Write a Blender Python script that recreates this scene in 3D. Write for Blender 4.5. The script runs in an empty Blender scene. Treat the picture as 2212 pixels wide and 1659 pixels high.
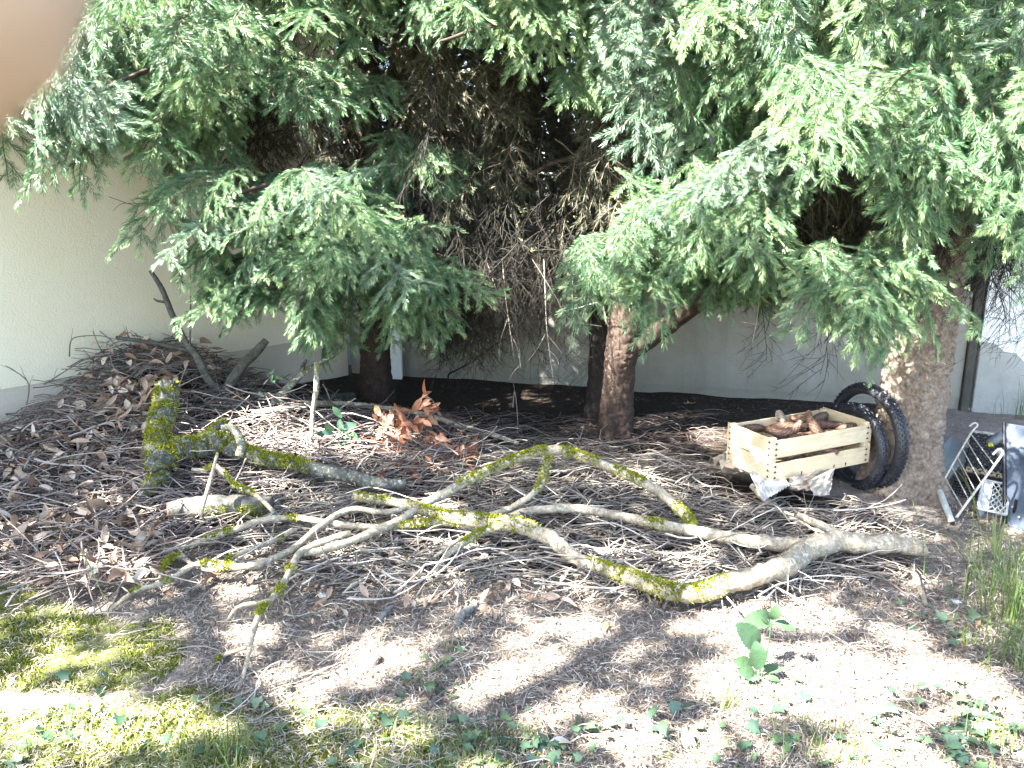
import bpy, math, random
import numpy as np
from mathutils import Vector, Matrix, noise as mnoise

RNG = np.random.default_rng(7)
random.seed(7)
scene = bpy.context.scene
col = scene.collection
R = math.radians

# ------------------------------------------------------------------ camera, sky, sun, exposure
CAM_H, PITCH = 1.35, R(13.0)
FPX, CX, CY = 1701.0, 1106.0, 829.5          # calibration of the phone camera (frame 2212 x 1659)
SUN = Vector((-0.62, -0.35, 0.82)).normalized()

cam = bpy.data.cameras.new('camera')
cam.sensor_width = 4.7
cam.lens = 4.7 * FPX / 2212.0
cam.clip_start, cam.clip_end = 0.004, 400.0
cam.dof.use_dof = True
cam.dof.focus_distance = 3.7
cam.dof.aperture_fstop = 2.8
cam_o = bpy.data.objects.new('camera', cam)
cam_o.location = (0, 0, CAM_H)
cam_o.rotation_euler = (math.pi / 2 - PITCH, 0, 0)
col.objects.link(cam_o)
scene.camera = cam_o

world = bpy.data.worlds.new('World')
scene.world = world
world.use_nodes = True
wn = world.node_tree.nodes
bg = wn['Background']
sky = wn.new('ShaderNodeTexSky')
sky.sky_type = 'NISHITA'
sky.sun_disc = False
sky.sun_elevation = math.asin(SUN.z)
sky.sun_rotation = math.atan2(SUN.x, SUN.y)
sky.air_density, sky.dust_density, sky.ozone_density = 1.0, 2.0, 1.0
world.node_tree.links.new(sky.outputs[0], bg.inputs[0])
bg.inputs[1].default_value = 0.075

sun_d = bpy.data.lights.new('sun', 'SUN')
sun_d.energy = 5.0
sun_d.angle = R(0.55)
sun_d.color = (1.0, 0.965, 0.90)
sun_o = bpy.data.objects.new('sun', sun_d)
sun_o.rotation_euler = SUN.to_track_quat('Z', 'Y').to_euler()
sun_o.location = SUN * 20
col.objects.link(sun_o)

vs = scene.view_settings
vs.view_transform, vs.look = 'Standard', 'None'
vs.exposure, vs.gamma = 4.15, 1.0
vs.use_curve_mapping = False
scene.cycles.max_bounces = 6
scene.cycles.transparent_max_bounces = 6
scene.cycles.sample_clamp_indirect = 8.0

# ------------------------------------------------------------------ geometry helpers
RIGHT = np.array([1.0, 0, 0])
FWD = np.array([0, math.cos(PITCH), -math.sin(PITCH)])
UP = np.array([0, math.sin(PITCH), math.cos(PITCH)])
EYE = np.array([0, 0, CAM_H])

def dray(x, y):
    return FWD + RIGHT * ((x - CX) / FPX) - UP * ((y - CY) / FPX)

def at_z(x, y, z=0.0):
    d = dray(x, y)
    return EYE + d * ((z - CAM_H) / d[2])

def at_y(x, y, Y):
    d = dray(x, y)
    return EYE + d * (Y / d[1])

def heap(x, y):
    """Height of the brushwood over flat ground."""
    g = lambda cx, cy, sx, sy, a: a * np.exp(-((x - cx) / sx) ** 2 - ((y - cy) / sy) ** 2)
    b = g(-2.15, 4.65, .70, .75, .43) + g(-1.25, 4.1, .9, .65, .17) + g(.6, 3.72, 1.2, .42, .09) + g(-.35, 4.2, .5, .5, .08)
    w = .30 * np.sin(x * 7.1 + 1.3 * np.sin(y * 5.3)) * np.sin(y * 8.7 + 1.1 * np.sin(x * 4.1)) + .16 * np.sin(x * 17 + y * 6) * np.sin(y * 19 - x * 5)
    return b * (1 + w * .55)

def at_h(x, y, off=0.0):
    z = 0.0
    for _ in range(8):
        p = at_z(x, y, min(z + off, 1.25))
        z = 0.6 * z + 0.4 * float(heap(p[0], p[1]))
    return p

def unit(v):
    v = np.asarray(v, float)
    return v / (np.linalg.norm(v) + 1e-12)

def inpoly(poly, n, rng=RNG):
    poly = np.asarray(poly, float)
    lo, hi = poly.min(0), poly.max(0)
    out = []
    while len(out) < n:
        p = rng.uniform(lo, hi, (n * 3 + 8, 2))
        out.extend(p[mask_poly(poly, p)])
    return np.array(out[:n])

def mask_poly(poly, p):
    x, y = p[:, 0], p[:, 1]
    c = np.zeros(len(p), bool)
    j = len(poly) - 1
    for i in range(len(poly)):
        xi, yi = poly[i]; xj, yj = poly[j]
        c ^= ((yi > y) != (yj > y)) & (x < (xj - xi) * (y - yi) / (yj - yi + 1e-12) + xi)
        j = i
    return c

class MB:
    """Collects vertices, faces, a float tint per vertex and a material slot per face."""
    def __init__(self):
        self.v, self.t, self.f, self.m, self.n = [], [], [], [], 0
        self.sm = []
    def add(self, verts, faces, tint=0.0, mi=0, smooth=False):
        verts = np.asarray(verts, np.float32).reshape(-1, 3)
        faces = np.asarray(faces, np.int64)
        self.v.append(verts)
        self.t.append(np.broadcast_to(np.asarray(tint, np.float32), (len(verts),)).copy())
        self.f.append(faces + self.n)
        self.m.append(np.full(len(faces), mi, np.int32))
        self.sm.append(np.full(len(faces), smooth, bool))
        self.n += len(verts)
    def mesh(self, name, mats, offset=None):
        me = bpy.data.meshes.new(name)
        V = np.concatenate(self.v)
        if offset is not None:
            V = V - np.asarray(offset, np.float32)
        T = np.concatenate(self.t)
        sizes = np.concatenate([np.full(len(f), f.shape[1], np.int32) for f in self.f])
        L = np.concatenate([f.ravel() for f in self.f]).astype(np.int32)
        starts = np.concatenate([[0], np.cumsum(sizes)[:-1]]).astype(np.int32)
        me.vertices.add(len(V)); me.vertices.foreach_set('co', V.ravel())
        me.loops.add(len(L)); me.loops.foreach_set('vertex_index', L)
        me.polygons.add(len(sizes)); me.polygons.foreach_set('loop_start', starts)
        for m in (mats if isinstance(mats, (list, tuple)) else [mats]):
            me.materials.append(m)
        me.polygons.foreach_set('material_index', np.concatenate(self.m))
        me.polygons.foreach_set('use_smooth', np.concatenate(self.sm))
        a = me.attributes.new('tint', 'FLOAT', 'POINT')
        a.data.foreach_set('value', T)
        me.update(calc_edges=True)
        me.validate()
        return me
    def build(self, name, mats, parent=None, offset=None):
        o = bpy.data.objects.new(name, self.mesh(name, mats, offset))
        col.objects.link(o)
        if parent is not None:
            o.parent = parent
        elif offset is not None:
            o.location = offset
        return o

def tag(o, label=None, cat=None, group=None, kind=None):
    if label: o['label'] = label
    if cat: o['category'] = cat
    if group: o['group'] = group
    if kind: o['kind'] = kind
    return o

def empty(name, label, cat, loc=(0, 0, 0), group=None):
    o = bpy.data.objects.new(name, None)
    o.empty_display_size = .1
    o.location = loc
    col.objects.link(o)
    return tag(o, label, cat, group)

def place(name, me, parent=None, M=None):
    o = bpy.data.objects.new(name, me)
    col.objects.link(o)
    if parent is not None: o.parent = parent
    if M is not None: o.matrix_local = M
    return o

def smooth_path(p, n):
    """Catmull-Rom through the points (any columns), n samples."""
    p = np.asarray(p, float)
    if len(p) == 2:
        t = np.linspace(0, 1, n)[:, None]
        return p[0] * (1 - t) + p[1] * t
    q = np.vstack([2 * p[0] - p[1], p, 2 * p[-1] - p[-2]])
    u = np.linspace(0, len(p) - 1 - 1e-9, n)
    i = u.astype(int); t = (u - i)[:, None]
    a, b, c, d = q[i], q[i + 1], q[i + 2], q[i + 3]
    return .5 * (2 * b + (c - a) * t + (2 * a - 5 * b + 4 * c - d) * t ** 2 + (3 * b - a - 3 * c + d) * t ** 3)

def frames(p):
    T = np.gradient(p, axis=0)
    T /= np.linalg.norm(T, axis=1)[:, None] + 1e-12
    u = np.cross(T[0], [0.13, 0.31, 1.0])
    u /= np.linalg.norm(u) + 1e-12
    U = np.empty_like(p)
    for i in range(len(p)):
        u = u - T[i] * np.dot(u, T[i])
        u /= np.linalg.norm(u) + 1e-12
        U[i] = u
    return T, U, np.cross(T, U)

def tube(mb, p, rad, k=6, tint=0.0, mi=0, caps=True, lump=0.0, smooth=True, capmi=None):
    p = np.asarray(p, float); n = len(p)
    rad = np.broadcast_to(np.asarray(rad, float), (n,))
    T, U, W = frames(p)
    a = np.linspace(0, 2 * np.pi, k, endpoint=False)
    ring = np.cos(a)[None, :, None] * U[:, None] + np.sin(a)[None, :, None] * W[:, None]
    rr = np.repeat(rad[:, None], k, 1)
    if lump:
        rr = rr * (1 + lump * RNG.normal(0, 1, (n, k)) * .6 + lump * np.repeat(RNG.normal(0, 1, (n, 1)), k, 1) * .5)
    V = (p[:, None] + ring * rr[..., None]).reshape(-1, 3)
    i = np.arange(n - 1)[:, None] * k; j = np.arange(k)[None]; j2 = (j + 1) % k
    F = np.stack([i + j, i + j2, i + k + j2, i + k + j], -1).reshape(-1, 4)
    mb.add(V, F, tint, mi, smooth)
    if caps:
        for q, s in ((0, -1), (n - 1, 1)):
            ringv = V.reshape(n, k, 3)[q]
            c = p[q] + T[q] * s * rad[q] * .15
            VV = np.vstack([ringv, c])
            jj = np.arange(k)
            FF = np.stack([jj, (jj + 1) % k, np.full(k, k)], -1)
            if s < 0: FF = FF[:, ::-1]
            mb.add(VV, FF, tint, mi if capmi is None else capmi, False)

def box(mb, lo, hi, tint=0.0, mi=0, M=None, bevel=0.0):
    lo = np.asarray(lo, float); hi = np.asarray(hi, float)
    if bevel:
        b = min(bevel, *(0.45 * (hi - lo)))
        V, F = [], []
        for ax in range(3):
            pass
        # chamfered box: 24 vertices
        idx = {}
        for sx in (0, 1):
            for sy in (0, 1):
                for sz in (0, 1):
                    s = np.array([sx, sy, sz])
                    c = np.where(s == 0, lo, hi); inn = np.where(s == 0, lo + b, hi - b)
                    for ax in range(3):
                        p = inn.copy(); p[ax] = c[ax]
                        idx[(sx, sy, sz, ax)] = len(V); V.append(p)
        for ax in range(3):
            o1, o2 = (ax + 1) % 3, (ax + 2) % 3
            for s in (0, 1):
                q = []
                for (a, c) in ((0, 0), (1, 0), (1, 1), (0, 1)):
                    k = [0, 0, 0]; k[ax] = s; k[o1] = a; k[o2] = c
                    q.append(idx[(*k, ax)])
                F.append(q if s else q[::-1])
            for a in (0, 1):
                for c in (0, 1):
                    k0 = [0, 0, 0]; k1 = [0, 0, 0]
                    k0[o1] = k1[o1] = a; k0[o2] = k1[o2] = c; k0[ax] = 0; k1[ax] = 1
                    q = [idx[(*k0, o1)], idx[(*k1, o1)], idx[(*k1, o2)], idx[(*k0, o2)]]
                    F.append(q if (a + c) % 2 == 0 else q[::-1])
        V = np.array(V)
        if M is not None: V = V @ np.array(M.to_3x3()).T + np.array(M.translation)
        mb.add(V, np.array(F), tint, mi)
        T3 = []
        for sx in (0, 1):
            for sy in (0, 1):
                for sz in (0, 1):
                    q = [idx[(sx, sy, sz, a)] for a in range(3)]
                    T3.append(q if (sx + sy + sz) % 2 else q[::-1])
        mb.add(V, np.array(T3), tint, mi)
        return
    V = np.array([[x, y, z] for z in (lo[2], hi[2]) for y in (lo[1], hi[1]) for x in (lo[0], hi[0])])
    if M is not None: V = V @ np.array(M.to_3x3()).T + np.array(M.translation)
    F = np.array([[0, 2, 3, 1], [4, 5, 7, 6], [0, 1, 5, 4], [2, 6, 7, 3], [0, 4, 6, 2], [1, 3, 7, 5]])
    mb.add(V, F, tint, mi)

def basis(x, z, loc, s=1.0):
    """Matrix whose X runs along x and whose Z leans to z."""
    x = Vector(x).normalized(); z = Vector(z)
    y = z.cross(x)
    if y.length < 1e-6: y = Vector((0, 1, 0)).cross(x)
    y.normalize(); z = x.cross(y)
    M = Matrix((x, y, z)).transposed().to_4x4()
    return Matrix.Translation(Vector(loc)) @ M @ Matrix.Scale(s, 4)

# ------------------------------------------------------------------ materials
class NT:
    def __init__(self, name):
        self.m = bpy.data.materials.new(name)
        self.m.use_nodes = True
        self.nt = self.m.node_tree
        self.b = self.nt.nodes['Principled BSDF']
        self.out = self.nt.nodes['Material Output']
    def n(self, t, **kw):
        x = self.nt.nodes.new(t)
        for k, v in kw.items(): setattr(x, k, v)
        return x
    def l(self, a, b): self.nt.links.new(a, b)
    def tc(self, kind='Object'): return self.n('ShaderNodeTexCoord').outputs[kind]
    def noise(self, vec, scale, detail=4, rough=.6, dist=0):
        x = self.n('ShaderNodeTexNoise'); self.l(vec, x.inputs['Vector'])
        x.inputs['Scale'].default_value = scale; x.inputs['Detail'].default_value = detail
        x.inputs['Roughness'].default_value = rough; x.inputs['Distortion'].default_value = dist
        return x.outputs['Fac']
    def voro(self, vec, scale, feature='F1'):
        x = self.n('ShaderNodeTexVoronoi', feature=feature); self.l(vec, x.inputs['Vector'])
        x.inputs['Scale'].default_value = scale
        return x.outputs['Distance']
    def ramp(self, fac, stops):
        x = self.n('ShaderNodeValToRGB'); self.l(fac, x.inputs[0])
        e = x.color_ramp.elements
        while len(e) < len(stops): e.new(.5)
        for i, (p, c) in enumerate(stops):
            e[i].position = p; e[i].color = (*c, 1) if len(c) == 3 else c
        return x.outputs[0]
    def mix(self, f, a, b, mode='MIX'):
        x = self.n('ShaderNodeMix', data_type='RGBA', blend_type=mode)
        for s, v in ((0, f), (6, a), (7, b)):
            if hasattr(v, 'is_output') or isinstance(v, bpy.types.NodeSocket): self.l(v, x.inputs[s])
            else: x.inputs[s].default_value = v if s == 0 else (*v, 1)
        return x.outputs[2]
    def math(self, op, a, b=0.0, clamp=False):
        x = self.n('ShaderNodeMath', operation=op, use_clamp=clamp)
        for i, v in enumerate((a, b)):
            if isinstance(v, bpy.types.NodeSocket): self.l(v, x.inputs[i])
            else: x.inputs[i].default_value = v
        return x.outputs[0]
    def attr(self, name='tint'):
        return self.n('ShaderNodeAttribute', attribute_name=name).outputs['Fac']
    def rnd(self): return self.n('ShaderNodeObjectInfo').outputs['Random']
    def bump(self, h, strength=.5, dist=.01):
        x = self.n('ShaderNodeBump'); self.l(h, x.inputs['Height'])
        x.inputs['Strength'].default_value = strength; x.inputs['Distance'].default_value = dist
        self.l(x.outputs[0], self.b.inputs['Normal'])
    def color(self, c):
        if isinstance(c, bpy.types.NodeSocket): self.l(c, self.b.inputs['Base Color'])
        else: self.b.inputs['Base Color'].default_value = (*c, 1)
    def rough(self, r, spec=.5):
        self.b.inputs['Roughness'].default_value = r
        self.b.inputs['Specular IOR Level'].default_value = spec
    def translucent(self, c, fac):
        t = self.n('ShaderNodeBsdfTranslucent')
        if isinstance(c, bpy.types.NodeSocket): self.l(c, t.inputs[0])
        else: t.inputs[0].default_value = (*c, 1)
        m = self.n('ShaderNodeMixShader'); m.inputs[0].default_value = fac
        self.l(self.b.outputs[0], m.inputs[1]); self.l(t.outputs[0], m.inputs[2])
        self.l(m.outputs[0], self.out.inputs[0])

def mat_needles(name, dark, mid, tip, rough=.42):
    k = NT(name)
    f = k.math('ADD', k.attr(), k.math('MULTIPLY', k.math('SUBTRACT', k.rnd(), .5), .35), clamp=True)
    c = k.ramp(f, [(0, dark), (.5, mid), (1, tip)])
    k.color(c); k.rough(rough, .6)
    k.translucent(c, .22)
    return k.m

def mat_tint(name, stops, rough=.8, spec=.3, nscale=0, namp=.4, bump=0, transl=0):
    k = NT(name)
    f = k.attr()
    if nscale:
        nz = k.noise(k.tc(), nscale, 5)
        f = k.math('ADD', f, k.math('MULTIPLY', k.math('SUBTRACT', nz, .5), namp * 2), clamp=True)
        if bump: k.bump(nz, bump, .004)
    c = k.ramp(f, stops)
    k.color(c); k.rough(rough, spec)
    if transl: k.translucent(c, transl)
    return k.m

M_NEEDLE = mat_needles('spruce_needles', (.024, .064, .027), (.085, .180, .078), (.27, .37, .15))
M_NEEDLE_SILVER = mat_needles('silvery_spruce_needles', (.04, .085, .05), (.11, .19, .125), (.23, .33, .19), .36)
M_NEEDLE_OLD = mat_needles('dull_shaded_spruce_needles', (.018, .022, .010), (.036, .042, .02), (.06, .07, .03), .6)  # inner needles, colour darkened to stand for shade inside the crowns
M_TWIG = mat_tint('spruce_twig_bark', [(0, (.06, .042, .028)), (.5, (.13, .095, .06)), (1, (.24, .19, .13))])
M_DEADTWIG = mat_tint('dry_twig_bark', [(0, (.055, .045, .038)), (.45, (.16, .138, .115)), (.8, (.31, .275, .235)), (1, (.45, .41, .36))], nscale=40, namp=.15)
M_DRYBOUGH = mat_tint('shaded_dry_bough_bark', [(0, (.005, .0043, .0033)), (.5, (.014, .012, .0085)), (1, (.06, .052, .038))])  # darker copy of the dry twig bark, crown shade painted in
M_HEAPTWIG = mat_tint('brown_brushwood_bark', [(0, (.045, .036, .032)), (.5, (.16, .128, .113)), (1, (.38, .335, .30))], nscale=40, namp=.15)
M_LEAFDRY = mat_tint('dry_leaf', [(0, (.10, .055, .03)), (.4, (.22, .14, .09)), (.75, (.36, .27, .20)), (1, (.50, .42, .34))], .55, .4, nscale=25, namp=.12, transl=.12)
M_LEAFRED = mat_tint('russet_leaf', [(0, (.13, .045, .02)), (.5, (.26, .10, .05)), (1, (.40, .21, .13))], .5, .4, nscale=25, namp=.12, transl=.2)
M_LEAFGREEN = mat_tint('glossy_green_leaf', [(0, (.02, .05, .03)), (.5, (.042, .095, .05)), (1, (.10, .17, .075))], .3, .6, nscale=18, namp=.12, transl=.15)
M_SEEDLING = mat_tint('soft_toothed_leaf', [(0, (.016, .036, .016)), (.5, (.032, .068, .032)), (1, (.06, .105, .04))], .5, .4, nscale=60, namp=.25, bump=.3, transl=.2)
M_HEDGE = mat_tint('dark_laurel_leaf', [(0, (.012, .022, .012)), (1, (.03, .055, .022))], .35, .5)
M_IVY = mat_tint('ivy_leaf', [(0, (.022, .045, .030)), (.5, (.05, .092, .055)), (1, (.12, .175, .08))], .36, .55, nscale=30, namp=.18, transl=.15)
M_GRASS = mat_tint('grass_blade', [(0, (.045, .075, .018)), (.5, (.10, .155, .035)), (1, (.26, .27, .11))], .5, .4, transl=.3)
M_MOSS = mat_tint('moss', [(0, (.055, .062, .008)), (.5, (.17, .185, .013)), (1, (.33, .34, .035))], .9, .15, nscale=30, namp=.2, transl=.1)
M_CARPET = mat_tint('moss_carpet', [(0, (.045, .055, .010)), (.5, (.125, .145, .020)), (1, (.26, .275, .055))], .9, .15, transl=.1)
M_LITTER = mat_tint('needle_litter', [(0, (.05, .035, .025)), (.45, (.16, .122, .092)), (1, (.42, .37, .31))], .75, .3)

def mat_bark(name, a, b, c, scale=14, lichen=None, bump=.6):
    k = NT(name)
    v = k.tc()
    n1 = k.noise(v, scale, 8, .7, .4); n2 = k.noise(v, scale * 4.5, 4, .6)
    f = k.math('ADD', k.math('MULTIPLY', n1, .65), k.math('MULTIPLY', n2, .35))
    f = k.math('ADD', f, k.attr())
    cc = k.ramp(f, [(.33, a), (.5, b), (.68, c)])
    if lichen:
        nl = k.ramp(k.noise(v, scale * 1.7, 5, .7), [(.54, (0, 0, 0)), (.64, (1, 1, 1))])
        cc = k.mix(nl, cc, lichen)
    k.color(cc); k.rough(.85, .25)
    k.bump(f, bump, .008)
    return k.m

M_BARK_RIGHT = mat_bark('plated_spruce_bark', (.06, .046, .035), (.165, .13, .10), (.29, .24, .19), 26)
M_BARK_MID = mat_bark('russet_spruce_bark', (.016, .011, .009), (.042, .028, .021), (.085, .063, .05), 24)
M_BARK_BRANCH = mat_bark('pale_fallen_branch_bark', (.085, .068, .048), (.25, .21, .15), (.42, .37, .285), 30, (.42, .42, .33), .8)
M_BARK_DARK = mat_bark('dark_mossy_bark', (.018, .018, .016), (.06, .06, .052), (.16, .16, .14), 28, (.22, .24, .21), .7)
M_BARK_GREY = mat_bark('grey_weathered_bark', (.035, .035, .031), (.12, .118, .108), (.27, .27, .255), 26)
M_BARK_LICHEN = mat_bark('lichen_crusted_bark', (.04, .038, .03), (.15, .145, .10), (.38, .39, .30), 34, (.58, .58, .47), .8)
M_BARK_STEM = mat_bark('dark_grey_stem_bark', (.025, .024, .02), (.075, .072, .06), (.16, .155, .14), 30)
M_BARK_BLACK = mat_bark('shade_black_bark', (.008, .007, .006), (.02, .017, .014), (.045, .038, .032), 28)  # rear trunk bark, its shade painted in as near black
M_BARK_SHADY = mat_bark('shaded_reddish_spruce_bark', (.012, .008, .006), (.03, .019, .014), (.062, .044, .034), 26)  # shaded copy of the russet bark, shade put into the colour
M_CUT = mat_bark('cut_wood', (.20, .10, .05), (.36, .20, .11), (.46, .30, .18), 30)

def mat_wall(name, base, dirt, dscale, bump=.25, bscale=220, yellow=None, streak=False):
    k = NT(name); v = k.tc()
    c = k.mix(k.ramp(k.noise(v, dscale, 8, .72), [(.38, (0, 0, 0)), (.72, (1, 1, 1))]), base, dirt)
    if streak:
        mp = k.n('ShaderNodeMapping'); k.l(v, mp.inputs[0]); mp.inputs['Scale'].default_value = (7, 7, .55)
        st = k.ramp(k.noise(mp.outputs[0], 1.0, 6, .7, .8), [(.5, (0, 0, 0)), (.85, (.5, .5, .5))])
        c = k.mix(k.ramp(k.noise(v, 1.1, 4, .6), [(.4, (0, 0, 0)), (.65, (.55, .55, .55))]), c, (.25, .225, .17))
        c = k.mix(st, c, streak)
        sp = k.ramp(k.noise(v, 38, 5, .75), [(.62, (0, 0, 0)), (.70, (.8, .8, .8))])
        lo = k.n('ShaderNodeSeparateXYZ'); k.l(v, lo.inputs[0])
        damp = k.ramp(k.math('ADD', lo.outputs[2], k.math('MULTIPLY', k.noise(v, 6, 5), .28)), [(.16, (1, 1, 1)), (.40, (0, 0, 0))])
        c = k.mix(k.math('MULTIPLY', sp, damp), c, (.035, .034, .024))
        c = k.mix(k.math('MULTIPLY', damp, .35), c, (.16, .15, .10))
    if yellow:
        c = k.mix(k.ramp(k.noise(v, .8, 3), [(.35, (0, 0, 0)), (.7, (1, 1, 1))]), c, yellow)
    k.color(c); k.rough(.92, .15)
    h = k.math('ADD', k.noise(v, bscale, 3, .6), k.math('MULTIPLY', k.noise(v, bscale * .12, 4), .8))
    k.bump(h, bump, .006)
    return k.m

M_HOUSE = mat_wall('cream_render', (.74, .68, .53), (.69, .625, .475), 1.5, .55, 95, (.71, .64, .46))
M_PLINTH = mat_wall('grey_plinth_render', (.54, .475, .38), (.46, .405, .32), 2, .45, 120)
M_CONCRETE = mat_wall('stained_garden_wall', (.30, .30, .275), (.21, .21, .185), 2.2, .4, 60, None, (.10, .10, .085))
M_WHITEWALL = mat_wall('white_render', (.70, .71, .69), (.60, .61, .58), 2, .35, 80)
M_BAREPATCH = mat_wall('bare_grey_render', (.32, .325, .30), (.24, .24, .22), 4, .5, 60)
M_POST = mat_wall('dark_post', (.05, .048, .04), (.09, .085, .07), 6, .5, 60)  # dark brown-grey, mottled by noise

def mat_plain(name, c, rough=.6, spec=.4, metal=0, nscale=30, namp=.25, dark=None, bump=.1):
    k = NT(name); v = k.tc()
    nz = k.noise(v, nscale, 6, .65)
    d = dark or tuple(x * .6 for x in c)
    k.color(k.mix(k.ramp(nz, [(.35, (0, 0, 0)), (.65, (1, 1, 1))]), d, c) if namp else c)
    k.rough(rough, spec); k.b.inputs['Metallic'].default_value = metal
    if bump: k.bump(nz, bump, .004)
    return k.m

M_RUBBER = mat_plain('weathered_black_rubber', (.022, .025, .032), .5, .5, nscale=60, dark=(.010, .011, .014))
M_SCUFF = mat_plain('pale_scuff', (.42, .44, .46), .8)
M_STAPLE = mat_plain('rusty_staple', (.035, .028, .025), .6)
M_PAPER = mat_plain('white_paper', (.72, .72, .70), .8, nscale=8, dark=(.62, .62, .60))
M_BAG = mat_plain('crumpled_beige_bag', (.34, .29, .23), .45, .5, nscale=12, dark=(.22, .185, .145))
M_CORRU = mat_plain('pale_corrugated_sheet', (.34, .36, .36), .5, nscale=10, dark=(.27, .29, .29))
M_BOARD = mat_plain('grey_green_board', (.13, .15, .14), .6, nscale=10, dark=(.105, .12, .115))
M_WHITEWIRE = mat_plain('white_coated_wire', (.40, .40, .36), .45, nscale=60, dark=(.26, .24, .19))
M_WHITEPLASTIC = mat_plain('milky_white_plastic', (.36, .38, .39), .4, nscale=14, dark=(.26, .28, .29))
M_BLUEPANEL = mat_plain('blue_grey_metal_panel', (.075, .092, .125), .9, .06, nscale=22, dark=(.05, .065, .092))
M_BLACKPLASTIC = mat_plain('black_plastic', (.012, .013, .016), .4)
M_PIPE = mat_plain('pale_grey_pipe', (.42, .46, .44), .45, nscale=30, dark=(.28, .30, .28))
M_GLASSJAR = mat_plain('cloudy_plastic_jar', (.13, .15, .145), .35)
M_YELLOW = mat_plain('yellow_plastic', (.50, .52, .03), .4)
M_STONE = mat_plain('pale_stone', (.42, .41, .38), .85, nscale=20, bump=.4)
M_WICKER = mat_tint('dark_wicker', [(0, (.015, .016, .02)), (.5, (.035, .034, .036)), (1, (.42, .33, .20))], .55, .4, nscale=30, namp=.1)
M_RIMWICKER = mat_tint('bleached_wicker_rim', [(0, (.32, .30, .27)), (1, (.55, .52, .48))], .7)
M_CONE = mat_tint('cone_scale', [(0, (.035, .016, .010)), (.5, (.115, .062, .040)), (1, (.26, .165, .115))], .55, .35)
M_CONEGREY = mat_tint('greyed_cone_scale', [(0, (.06, .045, .033)), (.5, (.16, .125, .095)), (1, (.30, .25, .20))], .6, .3)
M_SKIN = NT('skin'); M_SKIN.color(M_SKIN.mix(M_SKIN.noise(M_SKIN.tc(), 300, 3), (.27, .185, .135), (.29, .205, .15)))
M_SKIN.rough(.5, .35); M_SKIN.b.inputs['Subsurface Weight'].default_value = .0
M_SKIN.b.inputs['Subsurface Radius'].default_value = (.004, .0015, .0008); M_SKIN = M_SKIN.m

def mat_wood():
    k = NT('pale_poplar_wood'); v = k.tc()
    mp = k.n('ShaderNodeMapping'); k.l(v, mp.inputs[0]); mp.inputs['Scale'].default_value = (3, 14, 26)
    g = k.noise(mp.outputs[0], 2.0, 6, .6, 1.2)
    c = k.ramp(g, [(.30, (.48, .37, .23)), (.5, (.59, .49, .335)), (.7, (.66, .575, .42))])
    c = k.mix(k.ramp(k.rnd(), [(0, (0, 0, 0)), (1, (.5, .5, .5))]), c, (.56, .43, .25))
    c = k.mix(k.ramp(k.noise(v, 7, 6, .75), [(.5, (0, 0, 0)), (.75, (.45, .45, .45))]), c, (.30, .24, .17))
    k.color(c); k.rough(.6, .3); k.bump(g, .15, .003)
    return k.m
M_WOOD = mat_wood()

def mat_ground():
    k = NT('forest_floor'); v = k.tc()
    n1 = k.noise(v, 3.0, 7, .7); n2 = k.noise(v, 42, 6, .7, .8); n3 = k.noise(v, 130, 4, .7)
    c = k.ramp(k.math('ADD', k.math('MULTIPLY', n1, .4), k.math('MULTIPLY', n2, .6)),
               [(.34, (.05, .044, .040)), (.48, (.13, .115, .103)), (.62, (.26, .235, .21))])
    c = k.mix(k.ramp(n3, [(.42, (0, 0, 0)), (.68, (1, 1, 1))]), c, (.24, .19, .145))
    mats_ = k.attr('mould_shade')
    c = k.mix(mats_, c, k.ramp(n2, [(.35, (.014, .011, .009)), (.6, (.045, .034, .026))]))  # humus tone that also carries painted shade
    mo = k.ramp(k.math('ADD', k.attr(), k.math('MULTIPLY', k.math('SUBTRACT', k.noise(v, 9, 6, .7), .5), 1.3)), [(.42, (0, 0, 0)), (.62, (1, 1, 1))])
    gc = k.ramp(n2, [(.35, (.055, .064, .018)), (.55, (.12, .135, .035)), (.7, (.22, .22, .09))])
    c = k.mix(mo, c, gc)
    k.color(c); k.rough(.95, .1)
    k.bump(k.math('ADD', k.math('MULTIPLY', n2, .7), k.math('MULTIPLY', n3, .6)), .9, .014)
    return k.m
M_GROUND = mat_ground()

# ------------------------------------------------------------------ setting: ground
MOSSY = [
    [(-80, 1240), (90, 1270), (110, 1300), (250, 1335), (350, 1330), (415, 1380), (390, 1440), (330, 1490), (150, 1500), (-80, 1490)],
    [(-80, 1540), (200, 1530), (330, 1500), (430, 1480), (560, 1515), (760, 1500), (860, 1500), (1000, 1580), (1180, 1590), (1330, 1620), (1330, 1700), (-80, 1700)],
]
def project(P):
    q = np.asarray(P, float) - EYE
    w = q @ FWD
    return np.stack([CX + FPX * (q @ RIGHT) / w, CY - FPX * (q @ UP) / w], -1), w

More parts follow.
